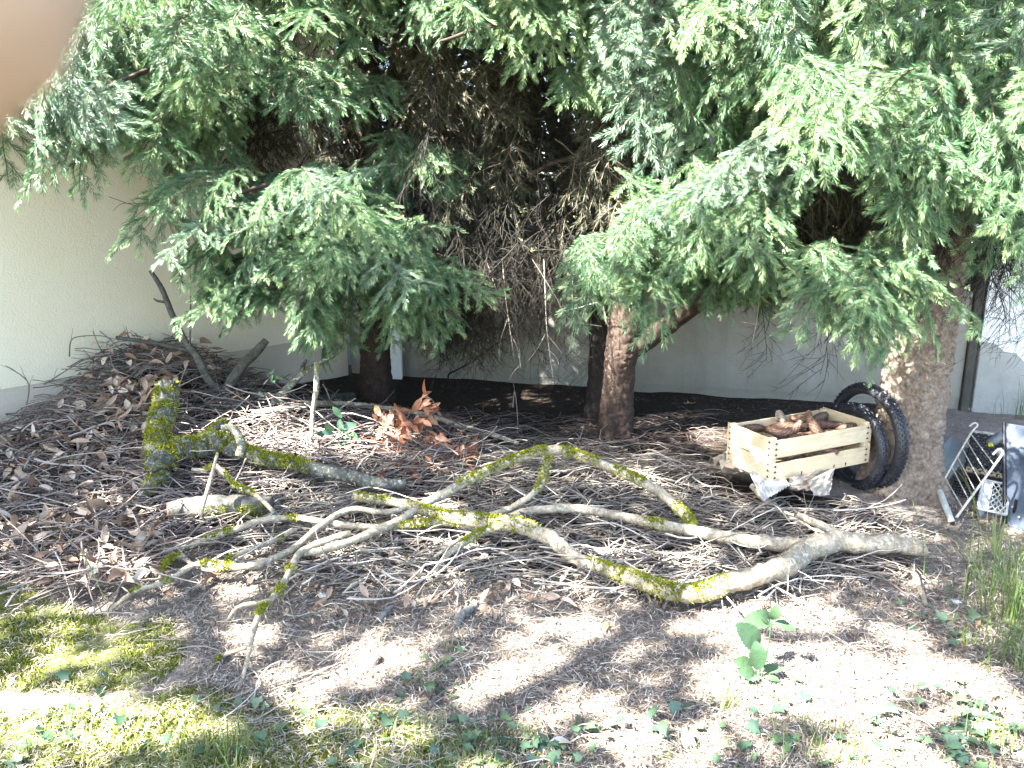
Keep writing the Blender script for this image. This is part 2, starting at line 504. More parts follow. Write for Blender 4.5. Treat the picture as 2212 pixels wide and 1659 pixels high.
def make_ground():
    def axis(a, b, lo, hi, step):
        mid = np.arange(a, b + step / 2, step)
        e = np.array([.1, .3, .7, 1.5, 3, 6, 12, 25, 60, 120.])
        return np.concatenate([(a - e)[::-1], mid, b + e])
    X = axis(-3.6, 3.4, 0, 0, .026); Y = axis(1.1, 6.6, 0, 0, .026)
    gx, gy = np.meshgrid(X, Y)
    inner = np.exp(-(np.maximum(0, np.abs(gx) - 3.4) ** 2 + np.maximum(0, np.abs(gy - 3.8) - 2.6) ** 2) * 2)
    z = heap(gx, gy) * .72
    fl = np.array([mnoise.fractal(Vector((x * 2.2, y * 2.2, 1.3)), 1.0, 2.1, 5) for x, y in zip(gx.ravel(), gy.ravel())]).reshape(gx.shape)
    z = z + fl * .016 * inner
    V = np.stack([gx, gy, z], -1).reshape(-1, 3)
    px, w = project(V)
    moss = np.zeros(len(V))
    ok = w > .3
    for poly in MOSSY:
        m = mask_poly(np.array(poly), px) & ok
        moss[m] = .72
    far = ~((np.abs(V[:, 0]) < 3.6) & (V[:, 1] > 1.1) & (V[:, 1] < 6.6))
    moss[far & (V[:, 1] < 3)] = .5
    moss[far & (V[:, 1] > 8)] = .6
    nx, ny = len(X), len(Y)
    M2 = moss.reshape(ny, nx)
    for _ in range(5):
        M2 = (M2 + np.roll(M2, 1, 0) + np.roll(M2, -1, 0) + np.roll(M2, 1, 1) + np.roll(M2, -1, 1)) / 5
    i = np.arange(ny - 1)[:, None] * nx + np.arange(nx - 1)[None]
    F = np.stack([i, i + 1, i + nx + 1, i + nx], -1).reshape(-1, 4)
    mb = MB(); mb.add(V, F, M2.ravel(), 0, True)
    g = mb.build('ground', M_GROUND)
    # dark humus plus shade under trees and brushwood, both painted into the floor colour
    mould_shade = np.zeros(len(V))
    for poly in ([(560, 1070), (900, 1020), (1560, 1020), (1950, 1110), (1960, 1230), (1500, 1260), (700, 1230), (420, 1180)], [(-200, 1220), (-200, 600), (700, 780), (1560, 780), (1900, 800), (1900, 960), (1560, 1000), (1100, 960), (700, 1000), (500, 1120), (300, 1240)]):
        mould_shade[mask_poly(np.array(poly), px) & ok & ~far] = 1
    M3 = mould_shade.reshape(ny, nx)
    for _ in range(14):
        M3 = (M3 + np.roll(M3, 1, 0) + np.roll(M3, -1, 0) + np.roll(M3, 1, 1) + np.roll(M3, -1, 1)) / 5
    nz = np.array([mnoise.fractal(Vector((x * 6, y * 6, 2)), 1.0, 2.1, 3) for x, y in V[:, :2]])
    a = g.data.attributes.new('mould_shade', 'FLOAT', 'POINT')
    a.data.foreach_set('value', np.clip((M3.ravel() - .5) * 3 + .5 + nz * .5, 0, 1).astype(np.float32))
    tag(g, kind='structure')
make_ground()

# ------------------------------------------------------------------ setting: house and garden walls
def wall_block(mb, a, b, z0, z1, thick, mi=0):
    """Upright block whose front runs from a to b (front face on the camera's side)."""
    a = np.array(a, float); b = np.array(b, float)
    d = unit(b - a); n = np.array([-d[1], d[0]])
    if np.dot(n, -a) > 0: n = -n
    L = np.linalg.norm(b - a)
    M = Matrix(((d[0], n[0], 0, a[0]), (d[1], n[1], 0, a[1]), (0, 0, 1, 0), (0, 0, 0, 1)))
    lo, hi = (0, 0, z0), (L, thick, z1)
    if np.linalg.det(np.array(M.to_3x3())) < 0: pass
    box(mb, lo, hi, 0, mi, M)

HD = np.array([.62, .78]) / np.hypot(.62, .78)
HN = np.array([HD[1], -HD[0]])
H0 = np.array([-2.86, 4.2])
house = empty('house', 'cream rendered house with a grey plinth behind the brush heap', 'house', (*(H0), 0))
def house_part(name, mats, fn):
    mb = MB(); fn(mb); return mb.build(name, mats, house, (*H0, 0))
def bx_house(mb, s0, s1, d0, d1, z0, z1):
    M = Matrix(((HD[0], -HN[0], 0, H0[0]), (HD[1], -HN[1], 0, H0[1]), (0, 0, 1, 0), (0, 0, 0, 1)))
    box(mb, (s0, d0, z0), (s1, d1, z1), 0, 0, M)
house_part('wall', M_HOUSE, lambda mb: bx_house(mb, -7.5, 2.52, 0, 5, .34, 3.3))
house_part('plinth', M_PLINTH, lambda mb: bx_house(mb, -7.48, 2.50, .006, 4.98, -.3, .34))
house_part('roof', M_BARK_DARK, lambda mb: bx_house(mb, -7.7, 2.7, -.25, 5.3, 3.302, 3.48))

GA, GB = np.array([-1.30, 6.235]), np.array([2.97, 5.069])
GD = unit(GB - GA)
gw = empty('garden_wall', 'low stained grey concrete wall behind the three trunks', 'wall', (*GA, 0))
mb = MB()
nL, nH = 120, 26
L = np.linalg.norm(GB - GA)
gn = np.array([-GD[1], GD[0]])
# front, top and back of the wall as one grid with an uneven lower edge of fallen render
S = np.linspace(0, L, nL)
prof = [(-.02, -.3)] + [(0.0, z) for z in np.linspace(0, .74, nH)] + [(.012, .752), (.13, .752), (.142, .74), (.142, -.3)]
V = []
for (d_, z) in prof:
    for s in S:
        q = mnoise.fractal(Vector((s * 3, z * 3, 0)), 1, 2.1, 4)
        lowcut = .055 + .03 * mnoise.noise(Vector((s * 2.2, 5, 0))) + .014 * mnoise.noise(Vector((s * 14, 9, 0)))
        dd = d_ + .004 * q + (.006 if (0 <= d_ < .01 and z < lowcut) else 0)
        V.append([GA[0] + GD[0] * s + gn[0] * dd, GA[1] + GD[1] * s + gn[1] * dd, z])
i = np.arange(len(prof) - 1)[:, None] * nL + np.arange(nL - 1)[None]
mb.add(V, np.stack([i, i + 1, i + nL + 1, i + nL], -1).reshape(-1, 4))
mb.build('wall_face', M_CONCRETE, gw, (*GA, 0))
mb = MB()
M = Matrix(((GD[0], gn[0], 0, GA[0]), (GD[1], gn[1], 0, GA[1]), (0, 0, 1, 0), (0, 0, 0, 1)))
box(mb, (0, -.02, .752), (L - .005, .165, .79), 0, 0, M, .006)
mb.build('coping', M_CONCRETE, gw, (*GA, 0))

# dark post and white neighbouring wall at the right
mb = MB(); M2 = Matrix(((GD[0], gn[0], 0, GB[0]), (GD[1], gn[1], 0, GB[1]), (0, 0, 1, 0), (0, 0, 0, 1)))
box(mb, (.003, -.03, -.2), (.055, .10, 1.05), 0, 0, M2, .006)
tag(mb.build('wall_post', M_POST, None, (*GB, 0)), 'dark post in the joint between grey and white walls', 'post')
ww = empty('white_wall', 'white rendered wall with a bare grey patch, far right', 'wall', (*GB, 0))
mb = MB(); box(mb, (.08, .0, -.2), (3.2, .2, 1.5), 0, 0, M2); mb.build('wall_face', M_WHITEWALL, ww, (*GB, 0))
mb = MB()
ang = np.array([(.082, -.004), (.082, .47), (.16, .46), (.22, .41), (.30, .39), (.36, .33), (.47, .29), (.58, .24), (.75, .22), (.9, .18), (.9, -.004)])
front = [list(np.array(M2 @ Vector((s, -.009, z)))) for s, z in ang]; back = [list(np.array(M2 @ Vector((s, -.001, z)))) for s, z in ang]
n_ = len(ang)
mb.add(front + [front[0]], np.array([[0, i + 1, i] for i in range(1, n_ - 1)]))
mb.add(front + back, np.array([[i, (i + 1) % n_, n_ + (i + 1) % n_, n_ + i] for i in range(n_)]))
mb.build('bare_patch', M_BAREPATCH, ww, (*GB, 0))

# pale corner pillar by the left trunk
p = at_z(853, 812, 0)
mb = MB(); box(mb, (p[0] - .035, 5.98, -.1), (p[0] + .075, 6.06, 1.0), 0, 0, None, .006)
tag(mb.build('corner_post', M_WHITEWALL, None, (p[0], 6.0, 0)), 'pale post at the corner just right of the left trunk', 'post')

# ------------------------------------------------------------------ leaves for hedge, shade tree
def leaf_quads(mb, P, size, rng, up=.5, aspect=.45, tint=None, fold=.15, D=None):
    """Folded pointed leaves (2 quads each) at points P."""
    n = len(P)
    if D is None:
        D = rng.normal(0, 1, (n, 3)); D[:, 2] -= .3
    D = D / np.linalg.norm(D, axis=1)[:, None]
    Z = rng.normal(0, 1, (n, 3)) * (1 - up); Z[:, 2] += up * 1.6
    Wd = np.cross(Z, D); Wd /= np.linalg.norm(Wd, axis=1)[:, None] + 1e-9
    N = np.cross(D, Wd)
    s = np.asarray(size).reshape(-1, 1) * np.ones((n, 1))
    w = s * aspect * .5
    f = w * fold * 2
    a = P; t = P + D * s
    m1 = P + D * s * .35; m2 = P + D * s * .7
    l1 = m1 + Wd * w + N * f; r1 = m1 - Wd * w + N * f
    l2 = m2 + Wd * w * .8 + N * f * .8; r2 = m2 - Wd * w * .8 + N * f * .8
    V = np.stack([a, l1, l2, t, r2, r1], 1).reshape(-1, 3)
    i = np.arange(n)[:, None] * 6
    F = np.concatenate([i + np.array([[0, 3, 2, 1]]), i + np.array([[0, 5, 4, 3]])])
    T = np.repeat(rng.uniform(0, 1, n) if tint is None else tint, 6)
    mb.add(V, F, T, 0, False)

hedge = empty('laurel_hedge', 'dark glossy hedge beyond the low grey wall', 'hedge', (0, 7.6, 0))
mb = MB()
NH = 46000
P = np.stack([RNG.uniform(-5, 8, NH), 7.1 + np.abs(RNG.normal(0, .7, NH)), RNG.uniform(.1, 6.0, NH)], -1)
P = P[(P[:, 2] > .5)]
leaf_quads(mb, P, RNG.uniform(.15, .25, len(P)), RNG, .3)
tag(mb.build('leaves', M_HEDGE, hedge, (0, 7.6, 0)), kind='stuff')
mb = MB()
for x in np.arange(-4.5, 7, .7):
    tube(mb, smooth_path([(x, 7.7, -.05), (x + .1, 7.75, 1.5), (x - .1, 7.8, 4)], 6), np.linspace(.04, .015, 6), 5)
mb.build('stems', M_BARK_DARK, hedge, (0, 7.6, 0))

# ------------------------------------------------------------------ the shade tree behind the camera (its crown casts the dapples)
LIT = [  # sun patches on the floor: centre and half sizes on the calibrated frame, tilt
    (190, 1318, 120, 26, 0), (265, 1402, 55, 18, 0), (25, 1462, 70, 18, 0), (190, 1510, 200, 42, 0), (40, 1560, 70, 50, 0),
    (460, 1350, 60, 26, 0), (470, 1400, 40, 22, 0), (300, 1240, 50, 14, 0), (500, 1250, 60, 20, 0), (645, 1080, 42, 18, 0), (560, 1195, 40, 14, 0),
    (620, 1490, 90, 36, 0), (520, 1535, 90, 26, 0), (710, 1560, 80, 30, 0), (860, 1560, 45, 34, 0), (965, 1585, 50, 34, 0),
    (785, 1425, 70, 34, -.3), (835, 1370, 45, 22, 0), (1010, 1290, 50, 12, 0),
    (1280, 1352, 100, 32, 0), (1165, 1400, 85, 28, -.2), (1080, 1445, 60, 22, 0), (1150, 1495, 70, 28, -.2), (1040, 1480, 40, 20, 0),
    (1390, 1570, 110, 56, .1), (1330, 1520, 60, 26, 0), (1480, 1630, 90, 26, 0),
    (1600, 1315, 90, 28, 0), (1780, 1305, 70, 26, .2), (1600, 1260, 130, 20, 0), (1500, 1200, 70, 20, 0), (1350, 1190, 50, 14, 0),
    (1760, 1490, 190, 90, .1), (2010, 1480, 120, 60, .3), (1950, 1640, 90, 30, .2), (1830, 1560, 120, 40, .2), (150, 1400, 60, 26, 0), (120, 1520, 160, 60, 0), (330, 1580, 120, 30, 0), (1800, 1415, 110, 34, .2), (1560, 1445, 60, 22, 0), (1660, 1400, 60, 30, 0), (1560, 1570, 60, 30, 0),
    (2110, 1470, 110, 46, .3), (2000, 1425, 60, 24, .4), (2190, 1560, 60, 60, 0), (1950, 1565, 70, 26, .3), (1930, 1370, 40, 18, .3),
    (1630, 930, 20, 11, 0), (1600, 955, 12, 10, 0), (1640, 965, 10, 10, 0), (690, 1010, 50, 10, 0), (1420, 1055, 40, 12, .5), (820, 1000, 40, 30, 0),
    (660, 830, 40, 14, 0), (1840, 1150, 80, 12, 0), (940, 1100, 60, 12, 0), (1880, 1640, 60, 20, 0), (1000, 1180, 50, 12, 0), (500, 1130, 60, 16, 0),
]
def lit_mask(G):
    """True where the floor point lies in one of the sun patches."""
    px, w = project(np.column_stack([G, np.full(len(G), .03)]))
    jitter = np.array([[mnoise.fractal(Vector((g[0] * 5, g[1] * 5, 0)), .8, 2.2, 4), mnoise.fractal(Vector((g[0] * 5, g[1] * 5, 7)), .8, 2.2, 4)] for g in G])
    q = px + jitter * np.array([44, 22])
    m = np.zeros(len(G), bool)
    for cx, cy, rx, ry, a in LIT:
        dx, dy = q[:, 0] - cx, q[:, 1] - cy
        u = dx * math.cos(a) + dy * math.sin(a); v = -dx * math.sin(a) + dy * math.cos(a)
        m |= (u / (rx * .95 + min(12, rx * .3))) ** 2 + (v / (ry * .95 + min(11, ry * .45))) ** 2 < 1.0
    shade_ = np.array([mnoise.noise(Vector((g[0] * 6.5, g[1] * 6.5, 11))) for g in G])
    return m & (w > .2) & (shade_ > -.30)
shade = empty('broadleaf_tree', 'broad tree behind the viewer whose crown dapples the floor', 'tree', (-4.6, -1.6, 0))
mb = MB()
n = 60000
G = np.stack([RNG.uniform(-3.4, 3.6, n), RNG.uniform(-.6, 4.6, n)], -1)
G = G[G[:, 1] < np.where(G[:, 0] > 2.0, 3.33, np.where((G[:, 0] < 1.08) & (G[:, 0] > .4), 4.5, np.where((G[:, 0] <= .4) & (G[:, 0] > -.3), 4.0, 3.74))) + RNG.normal(0, .07, n)]
n = len(G)
m = lit_mask(G)
m |= (RNG.uniform(0, 1, n) < .04)
holes = np.array([mnoise.noise(Vector((g[0] * 5.5, g[1] * 5.5, 4))) for g in G]) > np.where(G[:, 1] < 2.75, .34, .5)
G = G[~(m | holes)]
h = RNG.uniform(4.4, 5.2, len(G))
sxy = np.array([SUN.x, SUN.y]) / SUN.z
P = np.column_stack([G + sxy * h[:, None], h])
leaf_quads(mb, P, RNG.uniform(.055, .09, len(P)), RNG, .75, .65)
tag(mb.build('leaves', M_LEAFGREEN, shade, (-4.6, -1.6, 0)), kind='stuff')
mb = MB()
tube(mb, smooth_path([(-4.6, -1.6, -.1), (-4.5, -1.5, 1.6), (-4.4, -1.2, 3.2), (-4.1, -.6, 4.9)], 14), np.linspace(.2, .1, 14), 12, 0, 0, True, .04)
mb.build('trunk', M_BARK_GREY, shade, (-4.6, -1.6, 0))
for q in ([(-4.4, -1.2, 3.2), (-5.6, -.4, 4.4), (-6.6, .5, 5.2)], [(-4.1, -.6, 4.9), (-3.2, .3, 5.3), (-1.6, .5, 5.5)], [(-4.3, -.9, 4.0), (-3, -1.0, 4.8), (-1.4, -.7, 5.2)], [(-4.1, -.6, 4.9), (-5, .2, 5.2), (-5.6, 1.2, 5.4)]):
    mb = MB(); tube(mb, smooth_path(q, 10), np.linspace(.07, .02, 10), 7, 0, 0, True, .05); mb.build('limb', M_BARK_GREY, shade, (-4.6, -1.6, 0))

# ------------------------------------------------------------------ spruce boughs
def needles(mb, p, dens, rng, tint0, tint1, ln=.030, flat=.24, wid=.00115):
    """Needles along the polyline p."""
    seg = np.linalg.norm(np.diff(p, axis=0), axis=1); L = seg.sum()
    n = int(L * dens)
    if n < 3: return
    T, U, W = frames(p)
    s = np.sort(rng.uniform(0, 1, n)) * (len(p) - 1.001)
    i = s.astype(int); f = (s - i)[:, None]
    b = p[i] * (1 - f) + p[i + 1] * f
    a = T[i]
    side = np.cross(a, [0, 0, 1.0]); side /= np.linalg.norm(side, axis=1)[:, None] + 1e-6
    vv = np.cross(side, a)
    ph = rng.uniform(0, 2 * np.pi, n)
    th = np.clip(rng.normal(.88, .10, n), .4, 1.25)
    endk = np.clip((s / (len(p) - 1) - .88) / .12, 0, 1)
    th = th * (1 - .55 * endk)
    d = a * np.cos(th)[:, None] + (side * np.cos(ph)[:, None] + vv * (np.sin(ph) * flat + .12)[:, None]) * np.sin(th)[:, None]
    d /= np.linalg.norm(d, axis=1)[:, None]
    l = ln * rng.uniform(.75, 1.15, n)[:, None]
    w = np.cross(d, a + rng.normal(0, .5, (n, 3))); w /= np.linalg.norm(w, axis=1)[:, None] + 1e-9
    w *= wid * rng.uniform(.8, 1.2, n)[:, None]
    mdl = b + d * l * .5
    tip = b + d * l + a * l * .12
    V = np.stack([b, mdl + w, tip, mdl - w], 1).reshape(-1, 3)
    F = np.arange(n * 4).reshape(-1, 4)
    t = tint0 + (tint1 - tint0) * (s / (len(p) - 1)) ** 2 + rng.normal(0, .09, n)
    mb.add(V, F, np.repeat(np.clip(t, 0, 1), 4), 0, False)

def twig_path(b, d, L, droop, rng, n=5, wob=.06):
    pts = [np.array(b, float)]
    d = unit(d)
    for i in range(n - 1):
        pts.append(pts[-1] + d * L / (n - 1))
        d = unit(d + np.array([0, 0, -droop / (n - 1)]) + rng.normal(0, wob, 3))
    return np.array(pts), d

def make_bough(seed, L=.62, droop=.7, pend=.6, bare=.02, dens=900, spacing=.105, wmax=.25, ln=.030):
    """A flat spruce spray: main axis, alternate side twigs and finger-like shoots, all set with needles."""
    rng = np.random.default_rng(seed)
    mb = MB()
    main, _ = twig_path((0, 0, 0), (1, 0, .18), L, droop, rng, 10, .03)
    tube(mb, main, np.linspace(.0045, .0016, 10), 4, .05, 1, False)
    needles(mb, main[int(10 * bare):], dens, rng, .25, .70, ln)
    s = L * (bare + .03); side = 1
    while s < L - .03:
        q = s / L * 9; i = int(q); f = q - i
        b = main[i] * (1 - f) + main[min(i + 1, 9)] * f
        a = unit(main[min(i + 1, 9)] - main[i])
        y = np.array([0, side, 0.0])
        u = s / L
        l = wmax * (1 - u) ** .7 * min(1, .6 + u * 1.6) * rng.uniform(.7, 1.1) + .075
        dd = a * rng.uniform(.6, .9) + y * rng.uniform(.6, .9) + np.array([0, 0, rng.uniform(-.15, .12)])
        pth, de = twig_path(b, dd, l, pend * rng.uniform(.5, 1.4), rng, 6)
        tube(mb, pth, np.linspace(.0030, .0012, 6), 3, .55, 1, False)
        fresh = rng.uniform(.45, 1.0)
        needles(mb, pth, dens, rng, .26, fresh, ln)
        t = rng.uniform(.03, .05); s2 = rng.choice([-1, 1])
        while t < l - .045:
            q = t / l * 5; k = int(q); f = q - k
            bb = pth[k] * (1 - f) + pth[k + 1] * f
            aa = unit(pth[k + 1] - pth[k])
            sd = unit(np.cross(aa, [0, 0, 1])) * s2
            l2 = rng.uniform(.10, .15) * (1 - .35 * t / l)
            p2, _ = twig_path(bb, aa * .8 + sd * rng.uniform(.5, .8) + np.array([0, 0, rng.uniform(-.3, .05)]), l2, pend * .7, rng, 4)
            tube(mb, p2, np.linspace(.0016, .0009, 4), 3, .7, 1, False)
            needles(mb, p2, dens * 1.05, rng, .32, fresh + rng.uniform(-.1, .15), ln * .92)
            t += rng.uniform(.062, .09); s2 = -s2
        s += spacing * rng.uniform(.7, 1.3) * .5; side = -side
    return mb

BOUGH = [make_bough(100 + i, L=.50 + .05 * (i % 4), droop=(.5, .9, 1.3)[i % 3], pend=(.6, 1.0, 1.4)[i % 3], wmax=(.19, .24, .20)[i % 3]) for i in range(9)]
SMALL = [make_bough(200 + i, L=.28 + .03 * (i % 3), droop=.8, pend=1.0, bare=.02, wmax=.12, spacing=.055) for i in range(5)]
ME_B = [b.mesh('bough', [M_NEEDLE, M_TWIG]) for b in BOUGH]
ME_S = [b.mesh('bough', [M_NEEDLE, M_TWIG]) for b in SMALL]
ME_BS = [b.mesh('bough', [M_NEEDLE_SILVER, M_TWIG]) for b in BOUGH[:6]]
ME_SS = [b.mesh('bough', [M_NEEDLE_SILVER, M_TWIG]) for b in SMALL[:3]]
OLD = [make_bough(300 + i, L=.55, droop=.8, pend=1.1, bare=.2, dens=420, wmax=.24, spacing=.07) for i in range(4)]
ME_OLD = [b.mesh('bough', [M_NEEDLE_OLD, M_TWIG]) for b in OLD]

def make_dead(seed, L=.8):
    """A dry interior bough: bare curving twigs."""
    rng = np.random.default_rng(seed)
    mb = MB()
    main, _ = twig_path((0, 0, 0), (1, 0, .15), L, .9, rng, 10, .05)
    tube(mb, main, np.linspace(.0042, .0014, 10), 4, rng.uniform(.1, .5), 0, False)
    s = .05
    while s < L:
        q = s / L * 9; i = min(int(q), 8); f = q - i
        b = main[i] * (1 - f) + main[i + 1] * f
        a = unit(main[i + 1] - main[i])
        l = rng.uniform(.14, .42)
        pth, _ = twig_path(b, a * .8 + np.array([0, rng.choice([-1, 1]) * rng.uniform(.3, 1.0), rng.uniform(-.5, .3)]), l, rng.uniform(.5, 1.9), rng, 7, .09)
        tube(mb, pth, np.linspace(.0018, .0008, 7), 3, rng.uniform(.0, .75), 0, False)
        for _ in range(rng.integers(3, 7)):
            k = rng.integers(1, 6)
            p2, _ = twig_path(pth[k], unit(pth[k + 1] - pth[k]) + rng.normal(0, .6, 3), rng.uniform(.05, .18), rng.uniform(.2, 1.4), rng, 5, .1)
            tube(mb, p2, np.linspace(.0015, .0007, 5), 3, rng.uniform(.05, .9), 0, False)
        s += rng.uniform(.03, .06)
    return mb
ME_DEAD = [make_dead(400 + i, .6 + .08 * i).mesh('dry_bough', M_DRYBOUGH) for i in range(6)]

# trunks -----------------------------------------------------------------
def trunk_mesh(mb, path, rad, k, n, plate=.0, scale=30, flare=0, tint=0):
    p = smooth_path(path, n)
    r = np.interp(np.linspace(0, 1, n), np.linspace(0, 1, len(rad)), rad)
    T, U, W = frames(p)
    a = np.linspace(0, 2 * np.pi, k, endpoint=False)
    V = []
    for i in range(n):
        dirs = np.cos(a)[:, None] * U[i] + np.sin(a)[:, None] * W[i]
        for j in range(k):
            d = dirs[j]; c = p[i] + d * r[i]
            q = Vector((c[0] * scale, c[1] * scale, c[2] * scale * .55))
            dist, _ = mnoise.voronoi(q + mnoise.noise_vector(q * .6) * .5)
            e = min(1.0, (dist[1] - dist[0]) * 2.6)
            f = plate * (e - .6) + plate * .9 * mnoise.noise(q * .35) + plate * .35 * mnoise.noise(q * 3)
            if flare and p[i][2] < .35:
                f += flare * (1 - p[i][2] / .35) ** 2 * (1 + .5 * math.sin(a[j] * 5 + 1) + .3 * math.sin(a[j] * 3))
            V.append(p[i] + d * (r[i] + f))
    i = np.arange(n - 1)[:, None] * k; j = np.arange(k)[None]; j2 = (j + 1) % k
    mb.add(V, np.stack([i + j, i + j2, i + k + j2, i + k + j], -1).reshape(-1, 4), tint, 0, True)
    return p

def tree_root(name, label, base):
    return empty(name, label, 'tree', (base[0], base[1], 0), 'spruce trees along the wall')
def part(mb, name, mats, root, kind=None):
    o = mb.build(name, mats, root, tuple(root.location))
    return tag(o, kind=kind) if kind else o

TL, TM, TR, TD = np.array([-.95, 5.33]), np.array([.61, 4.45]), np.array([1.862, 3.56]), np.array([.545, 4.78])
left = tree_root('spruce_tree', 'spruce at the house corner with a sunlit low dome of green boughs', TL)
mid = tree_root('spruce_tree', 'spruce with a forked russet trunk in the middle of the wall', TM)
right = tree_root('spruce_tree', 'thick grey barked spruce with tyres leaning against its trunk', TR)
darkt = tree_root('spruce_tree', 'thin blackish trunk standing close behind the forked russet trunk', TD)
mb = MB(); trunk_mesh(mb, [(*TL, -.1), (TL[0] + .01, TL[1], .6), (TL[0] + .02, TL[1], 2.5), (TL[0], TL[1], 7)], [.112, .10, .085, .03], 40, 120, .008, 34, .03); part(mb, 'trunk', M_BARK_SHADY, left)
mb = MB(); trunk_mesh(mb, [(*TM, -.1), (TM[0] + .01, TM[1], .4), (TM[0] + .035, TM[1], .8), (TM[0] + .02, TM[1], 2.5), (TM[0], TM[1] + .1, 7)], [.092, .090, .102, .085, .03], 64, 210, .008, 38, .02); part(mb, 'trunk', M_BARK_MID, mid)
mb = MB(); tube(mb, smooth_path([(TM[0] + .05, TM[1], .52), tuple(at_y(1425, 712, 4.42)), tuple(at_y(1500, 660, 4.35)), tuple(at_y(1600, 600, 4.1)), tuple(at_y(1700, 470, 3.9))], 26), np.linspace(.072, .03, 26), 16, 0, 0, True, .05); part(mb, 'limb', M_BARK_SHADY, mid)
mb = MB(); trunk_mesh(mb, [(*TR, -.1), (TR[0] + .005, TR[1], .5), (TR[0] + .045, TR[1], 1.05), (TR[0] + .06, TR[1], 2.5), (TR[0], TR[1] + .1, 7)], [.154, .142, .114, .10, .03], 190, 420, .013, 52, .05); part(mb, 'trunk', M_BARK_RIGHT, right)
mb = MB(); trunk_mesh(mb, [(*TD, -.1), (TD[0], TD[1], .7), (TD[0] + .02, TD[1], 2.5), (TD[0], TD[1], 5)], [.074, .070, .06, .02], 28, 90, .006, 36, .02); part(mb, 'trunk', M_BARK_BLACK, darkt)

COUNT = {}
def bough(root, me, p, d, up, s, name='bough', mid_at=.5):
    """Hang a bough so that its middle is at p, running along d."""
    d = unit(d)
    L = .55 * s
    b = np.asarray(p) - d * L * mid_at - np.asarray(root.location)
    place(name, me, root, basis(d, up, b, s))
    COUNT[root.name] = COUNT.get(root.name, 0) + 1

def fill(root, poly, Y0, Y1, n, meshes, az, azs, pit, pits, s0=.8, s1=1.15, seed=0, name='bough', layer=True):
    """Boughs spread through a volume seen as poly between depths Y0 and Y1; az: heading in degrees from +X, pit: downward pitch."""
    rng = np.random.default_rng(900 + seed)
    if name == 'bough':
        n = max(4, int(n * .68)); s0, s1 = s0 * 1.18, s1 * 1.18
    # spread evenly: best candidate selection
    cand = inpoly(poly, n * 4, rng); sel = [cand[0]]
    for _ in range(n - 1):
        c = cand[rng.integers(0, len(cand), 12)]
        dd = np.min(np.linalg.norm(c[:, None] - np.array(sel)[None], axis=2), axis=1)
        sel.append(c[np.argmax(dd)])
    for k, (x, y) in enumerate(sel):
        p = at_y(x, y, rng.uniform(Y0, Y1))
        a = R(az + rng.normal(0, azs)); t = R(pit + rng.normal(0, pits))
        d = (math.cos(a) * math.cos(t), math.sin(a) * math.cos(t), -math.sin(t))
        up = Vector((rng.normal(0, .25), -.35 + rng.normal(0, .25), 1))
        bough(root, meshes[rng.integers(len(meshes))], p, d, up, rng.uniform(s0, s1), name)

DOWN = -90  # heading toward the camera
# A: overhang at the top left
A = [(-90, -90), (400, -90), (520, 190), (470, 250), (330, 270), (220, 320), (150, 335), (60, 310), (-90, 290)]
fill(left, A, 3.55, 4.2, 64, ME_B + ME_S, -120, 40, 42, 16, .75, 1.05, 1)
fill(left, [(-60, 150), (230, 170), (220, 310), (60, 300), (-60, 280)], 3.4, 3.6, 16, ME_SS + ME_BS, -105, 35, 48, 15, .7, .95, 2)
fill(left, [(300, 150), (480, 120), (500, 290), (350, 310)], 4.3, 4.8, 18, ME_B, -80, 45, 40, 15, .8, 1.1, 3)
# B: the low sunlit dome
B = [(370, 410), (490, 385), (660, 390), (800, 410), (880, 460), (890, 560), (920, 630), (950, 660), (800, 665), (690, 690), (580, 665), (490, 630), (440, 590), (360, 550), (380, 480)]
fill(left, B, 3.75, 4.3, 66, ME_B + ME_S, -95, 62, 20, 13, .62, .95, 4)
fill(left, [(400, 390), (650, 375), (840, 400), (860, 520), (700, 600), (520, 560), (420, 480)], 3.6, 3.75, 28, ME_B + ME_BS, -95, 60, 16, 11, .6, .9, 5)
fill(left, [(340, 560), (470, 560), (560, 650), (480, 660), (380, 590)], 3.7, 3.9, 9, ME_S + ME_B, -150, 25, 14, 10, .7, .95, 6)
fill(left, [(840, 575), (1000, 610), (1015, 630), (870, 645)], 3.75, 3.95, 9, ME_S + ME_B, -30, 25, 14, 10, .7, .95, 7)
fill(left, [(860, 340), (940, 320), (1000, 400), (950, 440), (880, 440)], 4.2, 4.4, 8, ME_S, -80, 35, 30, 12, .8, 1.1, 8)
fill(left, [(650, 690), (760, 690), (750, 750), (690, 760)], 4.2, 4.6, 7, ME_S, -90, 50, 50, 15, .8, 1.0, 9)
# C: upper middle boughs
fill(left, [(400, -60), (860, -60), (840, 30), (620, 70), (520, 90)], 4.1, 4.6, 15, ME_B, -95, 40, 30, 14, .75, 1.0, 10)
fill(left, [(620, 165), (780, 165), (800, 210), (600, 215)], 4.0, 4.2, 9, ME_S, -95, 60, 28, 12, .9, 1.15, 11)
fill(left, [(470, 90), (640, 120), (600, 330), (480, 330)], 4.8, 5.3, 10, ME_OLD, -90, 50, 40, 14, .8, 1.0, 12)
fill(mid, [(880, -60), (1340, -60), (1290, 70), (1180, 85), (1020, 40), (900, 70)], 3.75, 4.2, 34, ME_B + ME_S, -95, 45, 36, 14, .7, .95, 13)
fill(mid, [(1320, -40), (1470, -40), (1460, 270), (1390, 270), (1350, 140)], 3.55, 3.8, 18, ME_BS + ME_SS, -90, 35, 62, 12, .75, 1.0, 14)
fill(mid, [(1230, 180), (1340, 190), (1250, 250)], 3.9, 4.1, 7, ME_S, -95, 35, 50, 14, .8, 1.0, 15)
